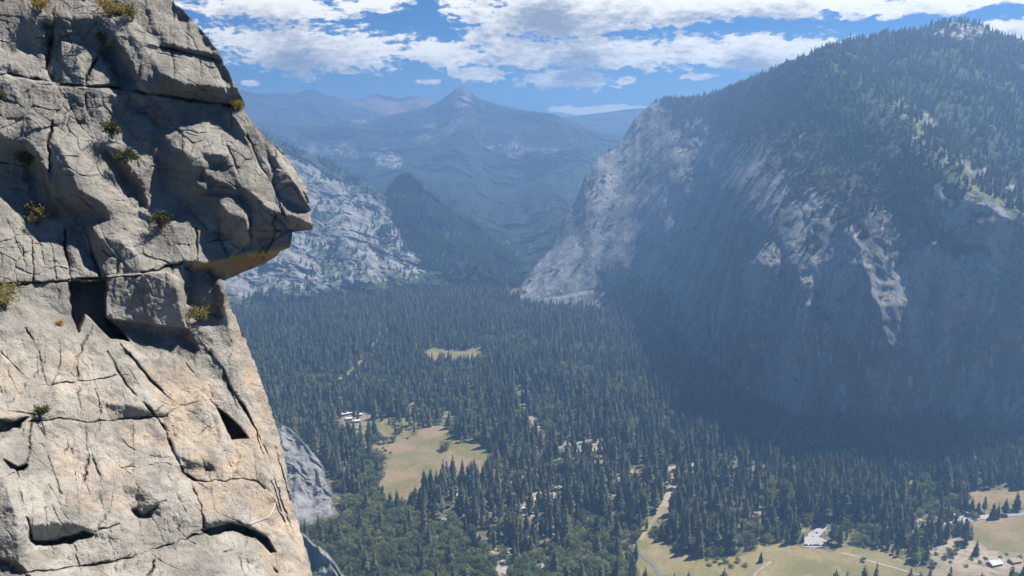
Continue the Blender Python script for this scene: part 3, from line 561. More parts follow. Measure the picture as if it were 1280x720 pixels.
M1 = [(509,549),(525,537),(544,531),(561,535),(569,545),(581,553),(596,552),(606,558),(606,564),(622,567),(608,576),(606,598),(585,606),(565,600),(556,608),(526,615),(517,620),(514,632),(497,634),(474,624),(471,605),(480,593),(482,582),(472,572),(460,568),(445,556),(458,554),(474,557),(491,553)]
M1B = [(446,554),(443,540),(455,531),(478,522),(512,519),(520,534),(509,549),(491,552),(474,556),(458,553)]
M2 = [(528,441),(545,433),(562,438),(582,438),(603,433),(602,445),(582,449),(562,447),(542,450)]
M3 = [(793,684),(803,661),(812,640),(824,655),(824,675),(845,690),(888,698),(930,694),(951,678),(1006,684),(1035,690),(1069,681),(1092,684),(1124,698),(1168,714),(1180,745),(790,745),(800,715)]
M4 = [(1204,613),(1340,609),(1340,700),(1246,692),(1200,663),(1195,649),(1208,642),(1206,622)]
CAMP = [(1160,690),(1200,668),(1250,690),(1340,700),(1340,745),(1180,745)]
C3 = [(831,583),(868,578),(868,594),(852,602),(846,616),(834,640),(826,652),(816,650),(820,632),(836,606)]
SB = [(684,552),(720,552),(735,548),(762,546),(762,559),(738,566),(690,561)]
CG = [(648,642),(654,628),(668,613),(690,611),(712,611),(692,625),(677,636),(662,648)]
CG2 = [(618,722),(620,692),(640,684),(641,702),(634,716)]; CG3 = [(800,566),(808,566),(806,602),(797,598)]; CG4 = [(697,598),(708,596),(706,607),(696,610)]; GAPS = [(700,574,8,2.5),(747,578,9,3),(790,588,7,2.5),(812,626,6,4),(640,662,8,3),(706,648,7,2.5),(655,598,7,2.5),(612,640,7,2.5),(738,642,8,2.5),(772,618,7,3),(690,664,7,3),(560,520,9,2.5),(618,690,9,3),(596,676,7,2.5),(880,640,6,3),(905,655,7,2.5),(730,694,9,3),(1110,660,6,2.5),(1150,650,7,3),(668,560,7,2),(520,505,8,2),(758,600,7,2.5)]
GAPP = [[(a + rx * math.cos(k * .785) * random.uniform(.6, 1.3), b + ry * math.sin(k * .785) * random.uniform(.6, 1.3)) for k in range(8)] for a, b, rx, ry in GAPS]
GL = [(936,625),(950,620),(952,642),(940,645)]
PK = [(1004,675),(1012,666),(1030,655),(1036,658),(1024,671),(1035,676),(1032,684),(1004,684)]
LD = [(418,526),(440,515),(470,517),(455,533),(430,540)]
for k, (p, mat, lab) in enumerate([(M1, MEADOW, 'large tan and olive meadow left of centre'), (M1B, MEADOWG, 'dry grass ground under thin trees by the large meadow'), (M2, MEADOWG, 'small far meadow strip among the conifers'), (M3, MEADOWG, 'golden green meadow along the bottom edge'), (M4, MEADOW, 'dry brown meadow at the right edge')]):
    sheet('meadow', p, mat, lab, .3, 4, 10 * k)
for k, (p, mat, lab) in enumerate([(CAMP, PINK, 'bare pinkish camp ground at the bottom right'), (C3, PINK, 'bare sandy clearing right of centre'), (SB, SAND, 'pale sand bank across the middle of the forest'), (CG, SAND, 'pale camp clearing in the lower centre'), (CG2, SAND, 'pale gravel yard at the bottom'), (CG3, PINK, 'narrow bare gap among conifers'), (CG4, SAND, 'tiny pale gap among conifers'), (GL, SAND, 'small pale glade among the right conifers'), (LD, PINK, 'bare ground around the white roofed lodges')]):
    sheet('clearing', p, mat, lab, .55, 5, 200 + 10 * k, 16)
for k, p in enumerate(GAPP): sheet('clearing', p, (SAND, PINK)[k % 2], 'small pale gap of bare ground among the valley trees', .62 + .01 * k, 3, 500 + 10 * k, 6)
sheet('parking_lot', PK, ASPH, 'pale paved parking lot among the conifers', .8, 1, 300)
TRAIL = [(484,408),(477,418),(472,428),(461,436),(455,449),(444,457),(438,466),(424,474)]
strip('path', TRAIL, 8, PINK, 'pale cleared track cutting through the far forest', .5, 3)
strip('river', [(648,486),(664,494),(653,502),(660,515),(668,528),(674,538)], 10, PINK, 'pale winding river bed in the centre forest', .5, 4)
strip('river', [(786,672),(797,690),(809,700),(818,707),(822,716),(830,740)], 5.5, WATER, 'narrow grey river at the edge of the bottom meadow', .7, 5)
strip('road', [(1180,656),(1197,652),(1226,646.5),(1250,644),(1282,641.5),(1350,636)], 11, ASPH, 'pale paved road crossing the right meadow', .8, 6)
strip('path', [(1200,650),(1207,640),(1206,625),(1205,615)], 6, SAND, 'narrow track up the left side of the right meadow', .7, 7)
strip('path', [(936,740),(944,716),(955,708),(964,702)], 3, SAND, 'thin footpath winding over the bottom meadow', .7, 8)
strip('path', [(1052,691),(1066,694),(1086,701),(1105,706),(1126,712),(1160,722)], 4, SAND, 'pale footpath along the bottom meadow', .7, 9)
strip('road', [(800,675),(822,643),(838,632),(846,622)], 6, PINK, 'sandy track leading into the right clearing', .75, 10)

# ------------------------------------------------------------------ trees
def conifer_mesh(seed, h=1.0, wid=.115, base=.10, n=330, droop=.35, ragged=.3):
    rr = random.Random(seed); V = []; Fc = []; MI = []
    def tri(a, b, c, mi): i = len(V); V.extend([a, b, c]); Fc.append((i, i + 1, i + 2)); MI.append(mi)
    K = 6; lev = [(-.01, .014), (.25, .011), (.6, .006), (.97, .0015)]
    T0 = []
    for z, r in lev:
        for k in range(K): T0.append((r * math.cos(k * 2 * math.pi / K), r * math.sin(k * 2 * math.pi / K), z * h))
    tf = [(l * K + k, l * K + (k + 1) % K, (l + 1) * K + (k + 1) % K, (l + 1) * K + k) for l in range(3) for k in range(K)]
    side = [1 + ragged * rr.uniform(-1, 1) for _ in range(9)]
    for i in range(n):
        q = (i + rr.random()) / n; z = base + (1 - base) * (1 - (1 - q) ** .62) if rr.random() < .85 else base + (1 - base) * rr.random()
        z = min(z, .985); f = (z - base) / (1 - base)
        prof = (1 - f) ** .72 * min(1, .45 + f * 4.5)
        a = rr.uniform(0, 2 * math.pi); sct = side[int(f * 8.9)] 
        L_ = wid * prof * sct * rr.uniform(.55, 1.15) + .006; wd = L_ * rr.uniform(.28, .5) + .006
        dz = -droop * L_ * rr.uniform(.2, 1.3) + (.35 * L_ if f > .8 else 0)
        ca, sa = math.cos(a), math.sin(a); r0 = L_ * rr.uniform(.0, .25)
        A = (r0 * ca, r0 * sa, z + .012); B = (L_ * ca, L_ * sa, z + dz); m0 = .6 * L_
        Cc = (m0 * ca - wd * sa, m0 * sa + wd * ca, z + dz * .8 - .012); D = (m0 * ca + wd * sa, m0 * sa - wd * ca, z + dz * .8 - .012)
        M = (m0 * ca, m0 * sa, z + dz * .4 + .012)
        tri(A, D, M, 0); tri(A, M, Cc, 0); tri(M, D, B, 0); tri(M, B, Cc, 0)
    for k in range(3): a = k * 2.1; tri((.007 * math.cos(a), .007 * math.sin(a), .93), (.007 * math.cos(a + 2), .007 * math.sin(a + 2), .93), (0, 0, 1.0), 0)
    return (V, Fc), (T0, tf)
def broad_mesh(seed, n=900, w=.48, flat=.85, base=.12, clumps=16):
    rr = random.Random(seed); V = []; Fc = []
    cl = []
    for k in range(clumps):
        a = rr.uniform(0, 6.28); rad = w * math.sqrt(rr.random()) * .72; z = base + .10 + (1 - base - .24) * rr.random() * (1.05 - .5 * rad / w)
        cl.append((rad * math.cos(a), rad * math.sin(a), z, rr.uniform(.13, .22)))
    for i in range(n):
        cx, cy, cz, cr = rr.choice(cl); th = rr.uniform(0, 6.28); u = rr.uniform(-.55, 1); s = math.sqrt(max(0, 1 - u * u)); q = cr * rr.uniform(.72, 1.08)
        p = Vector((cx + q * s * math.cos(th), cy + q * s * math.sin(th), cz + q * u * flat)); nrm = Vector((s * math.cos(th), s * math.sin(th), u)) + Vector((rr.uniform(-.7, .7), rr.uniform(-.7, .7), rr.uniform(-.4, .7)))
        nrm.normalize(); t = nrm.orthogonal().normalized(); b = nrm.cross(t); e = rr.uniform(.026, .05); an = rr.uniform(0, 6.28); t2 = t * math.cos(an) + b * math.sin(an); b2 = nrm.cross(t2)
        i0 = len(V); V.extend([tuple(p + t2 * e), tuple(p + b2 * e * .8), tuple(p - t2 * e), tuple(p - b2 * e * .8)]); Fc.append((i0, i0 + 1, i0 + 2, i0 + 3))
    T0 = []; tf = []; K = 6
    for z, r in [(-.01, .034), (base, .026), (.55, .014), (.8, .004)]:
        for k in range(K): T0.append((r * math.cos(k * 1.0472), r * math.sin(k * 1.0472), z))
    tf = [(l * K + k, l * K + (k + 1) % K, (l + 1) * K + (k + 1) % K, (l + 1) * K + k) for l in range(3) for k in range(K)]
    for cx, cy, cz, cr in cl[:7]:             # limbs
        i0 = len(T0); zb = base + rr.uniform(0, .15)
        for k in range(3): T0.append((.013 * math.cos(k * 2.1), .013 * math.sin(k * 2.1), zb))
        for k in range(3): T0.append((cx + .004 * math.cos(k * 2.1), cy + .004 * math.sin(k * 2.1), cz))
        tf += [(i0 + k, i0 + (k + 1) % 3, i0 + 3 + (k + 1) % 3, i0 + 3 + k) for k in range(3)]
    return (V, Fc), (T0, tf)
BARK = plain('bark', (.11, .075, .05), .95, .3, 1.0)
NEEDLE = foliage('conifer_needles', (.08, .105, .07), (.23, .25, .15), .58); LEAF = foliage('oak_leaves', (.09, .118, .064), (.215, .25, .112), .56); MTREE = foliage('slope_needles', (.036, .054, .034), (.10, .12, .066), .35)
BRUSH = foliage('slope_brush', (.06, .08, .035), (.14, .15, .07), .2)
CONS = []; OAKS = []
for k in range(7):
    CONS.append(conifer_mesh(100 + k, wid=[.16, .185, .14, .205, .175, .13, .19][k], base=[.08, .14, .2, .06, .28, .12, .10][k], n=[270, 250, 215, 280, 200, 215, 265][k], ragged=[.2, .35, .4, .2, .45, .3, .3][k]))
for k in range(5): OAKS.append(broad_mesh(300 + k, w=[.5, .44, .55, .4, .6][k], clumps=[16, 14, 20, 12, 20][k]))
def meshes(defs, needle, tag_):
    out = []
    for c, t in defs:
        a = bpy.data.meshes.new(tag_ + '_crown'); a.from_pydata(c[0], [], c[1]); a.materials.append(needle)
        b = bpy.data.meshes.new(tag_ + '_trunk'); b.from_pydata(t[0], [], t[1]); b.materials.append(BARK); out.append((a, b))
    return out
CONM = meshes(CONS, NEEDLE, 'conifer'); OAKM = meshes(OAKS, LEAF, 'oak')
def proto_collection(name, defs, needle):
    c = bpy.data.collections.new(name)
    for k, (cr, tr) in enumerate(defs):
        n = len(cr[0]); me = bpy.data.meshes.new(name); me.from_pydata(list(cr[0]) + list(tr[0]), [], list(cr[1]) + [tuple(i + n for i in f) for f in tr[1]])
        me.materials.append(needle); me.materials.append(BARK); me.polygons.foreach_set('material_index', [0] * len(cr[1]) + [1] * len(tr[1]))
        o = bpy.data.objects.new('%s_%d' % (name, k), me); c.objects.link(o)
    return c
PC_CON = proto_collection('conifer_kind', CONS, NEEDLE); PC_OAK = proto_collection('oak_kind', OAKS, LEAF); PC_MT = proto_collection('slope_conifer_kind', CONS[:5], MTREE); PC_BR = proto_collection('brush_kind', OAKS[:3], BRUSH)
def forest(name, P, S, pc, label):
    me = bpy.data.meshes.new(name); n = len(P); me.vertices.add(n); me.vertices.foreach_set('co', np.asarray(P, np.float32).reshape(-1))
    at = me.attributes.new('size', 'FLOAT_VECTOR', 'POINT'); at.data.foreach_set('vector', np.asarray(S, np.float32).reshape(-1))
    at = me.attributes.new('turn', 'FLOAT', 'POINT'); at.data.foreach_set('value', RNG.uniform(0, 6.28, n).astype(np.float32))
    o = bpy.data.objects.new(name, me); COL.objects.link(o)
    ng = bpy.data.node_groups.new(name, 'GeometryNodeTree'); ng.interface.new_socket('Geometry', in_out='INPUT', socket_type='NodeSocketGeometry'); ng.interface.new_socket('Geometry', in_out='OUTPUT', socket_type='NodeSocketGeometry')
    gi = ng.nodes.new('NodeGroupInput'); go = ng.nodes.new('NodeGroupOutput'); ip = ng.nodes.new('GeometryNodeInstanceOnPoints'); ci = ng.nodes.new('GeometryNodeCollectionInfo'); mp = ng.nodes.new('GeometryNodeMeshToPoints')
    ci.inputs['Collection'].default_value = pc; ci.inputs['Separate Children'].default_value = True; ci.inputs['Reset Children'].default_value = True; ip.inputs['Pick Instance'].default_value = True
    a1 = ng.nodes.new('GeometryNodeInputNamedAttribute'); a1.data_type = 'FLOAT_VECTOR'; a1.inputs[0].default_value = 'size'
    a2 = ng.nodes.new('GeometryNodeInputNamedAttribute'); a2.data_type = 'FLOAT'; a2.inputs[0].default_value = 'turn'; cx = ng.nodes.new('ShaderNodeCombineXYZ')
    rv = ng.nodes.new('FunctionNodeRandomValue'); rv.data_type = 'INT'; iv = [s for s in rv.inputs if s.type == 'INT' and s.name in ('Min', 'Max')]; iv[0].default_value = 0; iv[1].default_value = len(pc.objects) - 1
    lk = ng.links.new; lk(gi.outputs[0], mp.inputs[0]); lk(mp.outputs[0], ip.inputs['Points']); lk(ci.outputs[0], ip.inputs['Instance']); lk(a1.outputs[0], ip.inputs['Scale']); lk(a2.outputs[0], cx.inputs[2]); lk(cx.outputs[0], ip.inputs['Rotation'])
    lk([s for s in rv.outputs if s.type == 'INT'][0], ip.inputs['Instance Index']); lk(ip.outputs[0], go.inputs[0])
    md = o.modifiers.new('spread', 'NODES'); md.node_group = ng
    return tag(o, label, None, None, 'stuff')
# where trees stand on the floor
OPEN = [(M1, 0, 0), (M2, 0, 7), (M3, 0, 0), (M4, 0, 0), (CAMP, .12, 0), (C3, .2, 10), (SB, .22, 9), (CG, .24, 14), (CG2, .2, 16), (CG3, .2, 8), (CG4, .2, 10), (GL, .12, 10), (PK, 0, 14), (LD, .22, 10), (M1B, .30, 0)]
LINES = [(TRAIL, 2.6, 4), ([(648,486),(664,494),(653,502),(660,515),(668,528),(674,538)], 6, 6), ([(786,672),(797,690),(809,700),(818,707),(822,716)], 7, 0), ([(1180,656),(1197,652),(1226,646),(1282,642)], 5, 6), ([(800,675),(822,643),(838,632),(846,622)], 4, 5)]
OPEN += [(p, .12, 9) for p in GAPP]
def open_prob(u, v):
    k = np.ones(len(u))
    for p, keep, dn in OPEN:
        m = inpoly(u, v, p)
        for q in (.35, .7, 1.0):
            if dn: m |= inpoly(u, v - dn * q, p)
        k = np.where(m, np.minimum(k, keep), k)
    for l, w, dn in LINES:
        d = segdist(u, v, l)
        if dn: d = np.minimum(d, segdist(u, v - dn, l))
        k = np.where(d < w, .12, k)
    return k
SPC = 9.2
gxx, gyy = np.meshgrid(np.arange(-900, 1900, SPC), np.arange(930, 3500, SPC)); q = np.stack([gxx, gyy], -1).reshape(-1, 2); q += RNG.uniform(-.48, .48, q.shape) * SPC
P0 = np.c_[q, np.zeros(len(q))]; u, v = project(P0)
wallv = np.interp(u, [a for a, _ in rm_bot], [b for _, b in rm_bot]); wallv = np.where(u < 634, np.interp(u, [150, 300, 400, 480, 560, 640], [350] * 6), wallv)
bsil = np.interp(v, [523, 582, 598, 612, 626, 634, 640], [335, 404, 413, 420, 427, 430, 430]); bfoot = np.interp(u, [330, 365, 390, 412, 430], [662, 658, 652, 645, 637])
ok = ~((u > 320) & (u < bsil + 1) & (v > 530) & (v < bfoot + 11)) & (u > edge(v) - 200) & (u < 1340) & (v > wallv + 1) & (v < 790)
P0, u, v, q = P0[ok], u[ok], v[ok], q[ok]
# oak woods at the lower left and along the bottom, patches elsewhere
OAKZ = [([(385,640),(470,622),(500,640),(560,650),(600,690),(660,700),(760,690),(790,712),(800,800),(380,800)], .86), ([(450,565),(484,560),(486,600),(474,626),(452,620)], .8), ([(1090,705),(1180,715),(1200,800),(1080,800)], .5), ([(650,500),(700,520),(690,545),(655,540)], .5), ([(540,500),(620,505),(610,540),(545,532)], .35), ([(1190,700),(1340,705),(1340,800),(1190,800)], .7), ([(1040,640),(1090,670),(1080,690),(1030,670)], .3)]
po = .10 + .30 * (vnoise(q / 110, 8) > .3)
for p, a in OAKZ: po = np.maximum(po, a * sstep(-12, 12, sdist(u, v, p)))
dens = .80 + .35 * fbm(q / 120, 3, 12) + .25 * fbm(q / 35, 2, 14)
dens = np.where(v > 520, dens - .16, dens + .03); dens = dens - .45 * sstep(.25, .5, fbm(q / 48, 3, 77)) * (v > 470)
kp = open_prob(u, v); rnd = RNG.random(len(u)); isoak = RNG.random(len(u)) < po
keep = (rnd < dens * kp) | ((kp >= 1) & isoak & (rnd < .9))
P0, u, v, q, isoak = P0[keep], u[keep], v[keep], q[keep], isoak[keep]
hh = (36 + 13 * vnoise(q / 90, 31) + RNG.normal(0, 8, len(q))) * np.where(v < 480, .84, 1); hh = np.clip(hh, 12, 56); hh = np.where(RNG.random(len(q)) < .24, hh * .55, hh)
ho = np.clip(17 + 3 * vnoise(q / 60, 33) + RNG.normal(0, 3, len(q)), 8, 26)
size = np.where(isoak, ho, hh); wd = np.where(isoak, RNG.uniform(.85, 1.2, len(q)), RNG.uniform(.8, 1.2, len(q)))
# single trees standing where the photograph shows them: (u, v of the base, height, kind, label)
DARKTREE = [
 (558,562,23,'o','lone round dark tree standing out in the large tan meadow'),(575.5,553,24,'c','slim conifer at the upper edge of the large meadow'),(583,551,22,'c','broad conifer right of the slim one at the meadow edge'),(617,562,20,'c','bushy conifer on the sandy corner right of the large meadow'),(628,566,19,'c','reddish gapped conifer beside the sandy meadow corner'),
 (827,675,33,'c','tall sparse conifer alone at the top of the bottom meadow'),(818,668,13,'o','dark round tree left of the tall sparse conifer'),(837,678,24,'c','bushy conifer right of the tall sparse conifer'),(846,679,19,'c','small conifer between the bushy conifer and the meadow wood'),(854,692,40,'c','tall conifer leaning out at the corner of the meadow wood'),(951,703,17,'c','small dark conifer alone on the bottom meadow by the footpath'),
 (922,703,8,'o','low round shrub on the bottom meadow near the footpath'),(1079,702,8,'o','single round bush beside the pale footpath'),
 (1214,643,32,'c','tall conifer beside the track left of the right meadow'),(1222,645,26,'c','shorter conifer in the clump beside the track'),(1230,641,30,'c','narrow conifer at the right side of the track clump'),(1241,648,28,'c','left conifer of the pair beside the meadow road'),(1247,648,26,'c','middle conifer beside the meadow road'),(1256,644,30,'c','lone right conifer casting its shadow over the meadow road'),
 (1218,648,12,'o','low dark bush below the track clump of conifers'),(1196,692,22,'c','conifer standing on the bare camp ground'),(1220,694,24,'c','slender conifer at the edge of the right meadow by the camp'),(1206,684,24,'c','thin dark conifer at the lower left of the right meadow')]
CT = []
for k, (cr, tr) in enumerate(CONM): CT.append(('conifer_tree', cr, tr))
def plant_tree(kind, k, loc, h, w, rz, label, cat, group):
    e = empty('conifer_tree' if kind == 'c' else 'oak_tree', loc, rz, (h * w, h * w, h)); tag(e, label, cat, group)
    cr, tr = (CONM if kind == 'c' else OAKM)[k]
    for nm, me in (('crown', cr), ('trunk', tr)):
        o = bpy.data.objects.new(nm, me); COL.objects.link(o); o.parent = e
    return e
singles = np.array([ground(a, b) for a, b, *_ in DARKTREE])
for (a, b, h, kd, lab), g in zip(DARKTREE, singles):
    plant_tree(kd, random.randrange(7 if kd == 'c' else 5), g, h, 1.15 if kd == 'c' else 1.25, random.uniform(0, 6.28), lab, 'tree', None)
far_enough = np.min(np.linalg.norm(q[:, None] - singles[None, :, :2], axis=2), axis=1) > 8
# hide nothing behind the near cliff or below the frame: the nearest trees that show are things of their own
top = P0.copy(); top[:, 2] = size * .6; ut, vt_ = project(top)
vis = far_enough & (ut > edge(vt_) + 4) & (ut < 1278) & (vt_ < 716) & ~((ut < 436) & (vt_ < 652)) & ~((ut < 462) & (vt_ > 660) & (ut < edge(vt_) + 45))
dist = np.linalg.norm(P0 - np.array([0, 0, CAMZ]), axis=1) / size
def pick(mask, n):
    i = np.where(mask & vis)[0]; return i[np.argsort(dist[i])[:n]]
pc_, po_ = pick(~isoak, 276), pick(isoak, 290)
def where_words(a, b):
    if a > 1150: return 'on the camp ground below the right meadow' if b > 668 else 'in the wood left of the right meadow'
    if a > 985: return 'in the wood above the paved parking lot' if b < 684 else 'at the bottom meadow right of the parking lot'
    if a > 850: return 'in the wood at the top edge of the bottom meadow' if b < 705 else 'along the bottom edge below the golden meadow'
    if a > 780: return 'beside the sandy track above the narrow river' if b < 690 else 'on the near bank of the narrow river'
    if a > 640: return 'beside the pale camp clearing in the lower centre' if b < 660 else 'in the mixed wood at the bottom centre'
    if a > 500: return 'below the large tan meadow' if b < 650 else 'among the oaks at the bottom left of centre'
    return 'left of the large tan meadow near the rock buttress' if b < 640 else 'at the foot of the cliff in the lower left wood'
for idx, kd in ((pc_, 'c'), (po_, 'o')):
    for i in idx:
        wd_ = where_words(u[i], v[i]); tall = size[i] > (38 if kd == 'c' else 18)
        if kd == 'c': lab = ('tall dark conifer ' if tall else 'shorter dark conifer ') + wd_; gr = ('tall conifers ' if tall else 'shorter conifers ') + wd_
        else: lab = ('large round leafy tree ' if tall else 'small round leafy tree ') + wd_; gr = ('large leafy trees ' if tall else 'small leafy trees ') + wd_
        plant_tree(kd, random.randrange(7 if kd == 'c' else 5), P0[i], size[i], wd[i], random.uniform(0, 6.28), lab, 'tree', gr)
rest = np.ones(len(P0), bool); rest[pc_] = False; rest[po_] = False; rest &= far_enough
def dims(i): return np.stack([size[i] * wd[i], size[i] * wd[i], size[i]], -1)
i = np.where(rest & ~isoak)[0]; forest('conifer_forest', P0[i], dims(i), PC_CON, 'dark conifer forest covering the valley floor')
i = np.where(rest & isoak)[0]; forest('oak_woodland', P0[i], dims(i), PC_OAK, 'lighter green leafy woodland among the conifers of the valley floor')
# trees on the slopes
def slope_trees(A, N, VG, n, dens, hmin, hmax, name, label, pc, tmax=None, wide=1.0, zmin=-1e9):
    r, c = A.shape[:2] if tmax is None else (tmax, A.shape[1])
    e1 = A[1:r, :c - 1] - A[:r - 1, :c - 1]; e2 = A[:r - 1, 1:c] - A[:r - 1, :c - 1]; ar = np.linalg.norm(np.cross(e1, e2), axis=-1)
    w = ar * dens(A[:r - 1, :c - 1], N[:r - 1, :c - 1], VG[:r - 1, :c - 1]); w = np.maximum(w, 0).ravel(); w /= w.sum()
    k = RNG.choice(len(w), n, p=w); i, j = np.unravel_index(k, (r - 1, c - 1)); a, b = RNG.random((2, n, 1))
    P = A[i, j] + e1[i, j] * a + e2[i, j] * b; P[:, 2] -= .8; h = RNG.uniform(hmin, hmax, n) * np.where(RNG.random(n) < .25, .6, 1); ww = RNG.uniform(.85, 1.3, n) * wide
    m = P[:, 2] > zmin
    return forest(name, P[m], np.stack([h * ww, h * ww, h], -1)[m], pc, label)
slope_trees(RA, RN, RV, 21000, lambda A, N, V: sstep(.25, .9, V) * (.35 + .65 * sstep(-.15, .25, fbm(A / 90, 3, 66))) * sstep(.12, .4, N[..., 2]), 12, 25, 'slope_forest', 'conifers scattered over the upper right mountain', PC_MT, None)
slope_trees(RA, RN, RV, 3600, lambda A, N, V: sstep(740, 800, project(A)[0]) * sstep(130, 15, A[..., 2]) * sstep(.05, .35, N[..., 2]) * (.2 + .8 * sstep(-.1, .3, fbm(A / 70, 3, 68))), 16, 34, 'talus_forest', 'dark trees at the shadowed foot of the right wall', PC_CON, RNT - 60)
slope_trees(RA, RN, RV, 6500, lambda A, N, V: (.25 + sstep(.2, .8, V)) * sstep(.0, .3, fbm(A / 60, 3, 70)) * sstep(.15, .4, N[..., 2]), 6, 13, 'slope_brush', 'pale scrub on the ribs and ledges of the right wall', PC_BR, None, 1.3)
slope_trees(LA, LN, LV, 4200, lambda A, N, V: (.10 + sstep(.25, .8, V)) * (.1 + .9 * sstep(.0, .3, fbm(A / 80, 3, 72))), 14, 26, 'slope_forest', 'scattered trees on the pale granite slope', PC_MT, LNT + 3)

slope_trees(PA_, PN_, PV_, 5500, lambda A, N, V: .4 + .6 * sstep(-.1, .3, fbm(A / 90, 3, 74)), 16, 30, 'slope_forest', 'trees covering the dark pointed spur', PC_MT, PNT)
slope_trees(MA_, MN_, MV_, 14000, lambda A, N, V: (.15 + sstep(.2, .8, V)) * (.2 + .8 * sstep(-.1, .3, fbm(A / 160, 3, 76))), 13, 26, 'slope_forest', 'woods on the slopes of the pyramid mountain', PC_MT, MNT)
# low shrubs scattered over the meadows
SHR = [(466,566,'m'),(471,563,'m'),(476,567,'m'),(482,564,'m'),(488,567,'m'),(479,561,'m'),(884,700,'b'),(893,703,'b'),(900,706,'b'),(907,704,'b'),(914,709,'b'),(897,699,'b'),(905,699,'b'),(931,708,'b'),(886,707,'b'),(1158,700,'c'),(1170,694,'c'),(1180,699,'c'),(1214,700,'c'),(1225,704,'c'),(1232,699,'c'),(1250,697,'c'),(1188,704,'c'),(1258,694,'c'),(1208,709,'c'),(1275,697,'c')]
SL_ = {'m': 'low grey green shrub at the left end of the large meadow', 'b': 'low shrub in the brushy patch of the bottom meadow', 'c': 'scattered shrub on the bare camp ground at the bottom right'}
for a, b, k in SHR:
    o = plant_tree('o', random.randrange(5), ground(a, b), random.uniform(4, 6.5), 1.6, random.uniform(0, 6.28), SL_[k], 'shrub', {'m': 'shrubs at the left end of the large meadow', 'b': 'shrubs in the bottom meadow', 'c': 'shrubs on the camp ground'}[k]); o.name = 'meadow_shrub'
# ------------------------------------------------------------------ plants rooted in the cliff
def leaf_clump(rr, R_, n, leaf, squash=.8, lean=(0, 0), nstem=7):
    V = []; Fc = []; SV = []; SF = []
    tips = []
    for k in range(nstem):
        a = rr.uniform(0, 6.28); s = rr.uniform(.2, .95); tip = Vector((R_ * s * math.cos(a) + lean[0] * R_, R_ * s * math.sin(a) + lean[1] * R_, R_ * (.35 + squash * rr.uniform(.3, 1.1))))
        tips.append(tip); i0 = len(SV); mid = tip * .5 + Vector((rr.uniform(-.1, .1), rr.uniform(-.1, .1), .1)) * R_
        for p, r in ((Vector((0, 0, -.15 * R_)), .035 * R_), (mid, .022 * R_), (tip, .006 * R_)):
            for q_ in range(4): SV.append((p.x + r * math.cos(q_ * 1.571), p.y + r * math.sin(q_ * 1.571), p.z))
        for l in range(2): SF += [(i0 + l * 4 + k2, i0 + l * 4 + (k2 + 1) % 4, i0 + l * 4 + 4 + (k2 + 1) % 4, i0 + l * 4 + 4 + k2) for k2 in range(4)]
    for i in range(n):
        t = rr.choice(tips); f = rr.uniform(.45, 1.08); p = t * f + Vector((rr.gauss(0, .17), rr.gauss(0, .17), rr.gauss(0, .15))) * R_
        d = Vector((rr.uniform(-1, 1), rr.uniform(-1, 1), rr.uniform(-.3, 1))).normalized(); s = d.orthogonal().normalized(); e = leaf * rr.uniform(.6, 1.4)
        i0 = len(V); V += [tuple(p), tuple(p + d * e * .5 + s * e * .28), tuple(p + d * e), tuple(p + d * e * .5 - s * e * .28)]; Fc.append((i0, i0 + 1, i0 + 2, i0 + 3))
    return (V, Fc), (SV, SF)
BUSHG = foliage('bush_leaves', (.035, .042, .016), (.10, .105, .04), .25); BUSHY = foliage('golden_bush_leaves', (.10, .09, .03), (.24, .20, .08), .25); GRASSM = foliage('dry_grass_blades', (.22, .17, .05), (.42, .33, .12), .3); STEM = plain('twig_bark', (.09, .075, .06), .9, .3, 5)
def on_cliff(u_, v_, off=0.0): return cam_pt(np.float64(u_), np.float64(v_), np.float64(cliff_depth(u_, v_) - off))
rr = random.Random(5)
BUSHES = [(140,172,13,'g','upper dark bush of the two in the gully right of the long crack'),(157,204,12,'g','lower dark bush of the two in the gully right of the long crack'),(35,206,12,'g','dark bush in the shaded gully at the far left'),(46,280,15,'y','yellowish bush at the lower end of the left gully'),(200,283,14,'g','olive bush at the left side of the rounded boulder block'),
 (6,385,26,'y','big golden bush at the left edge of the photo'),(247,401,13,'y','bright yellow green bush on the ledge under the overhang'),(50,14,10,'y','small bush at the top beside the vertical crack'),(138,20,15,'y','golden brush on the ledge at the top of the cliff'),(166,24,12,'y','smaller golden brush right of the big one at the cliff top'),(128,54,8,'g','small green bush between the two upper blocks'),(2,124,7,'g','tiny bush at the left edge near the flat slab'),(54,518,6,'g','tiny bush in the crack crossing the pale slabs')]
for u_, v_, r_, kd, lab in BUSHES:
    e = empty('cliff_bush', on_cliff(u_, v_, .12)); tag(e, lab, 'bush', None); rad = r_ * .036 * (float(cliff_depth(u_, v_)) / 36)
    (V_, F_), (SV_, SF_) = leaf_clump(rr, rad, int(420 + 26 * r_), .075 + .03 * rad, .85, (.15, -.25), 9)
    mesh_obj('foliage', V_, F_, BUSHG if kd == 'g' else BUSHY, e); mesh_obj('stem', SV_, SF_, STEM, e)
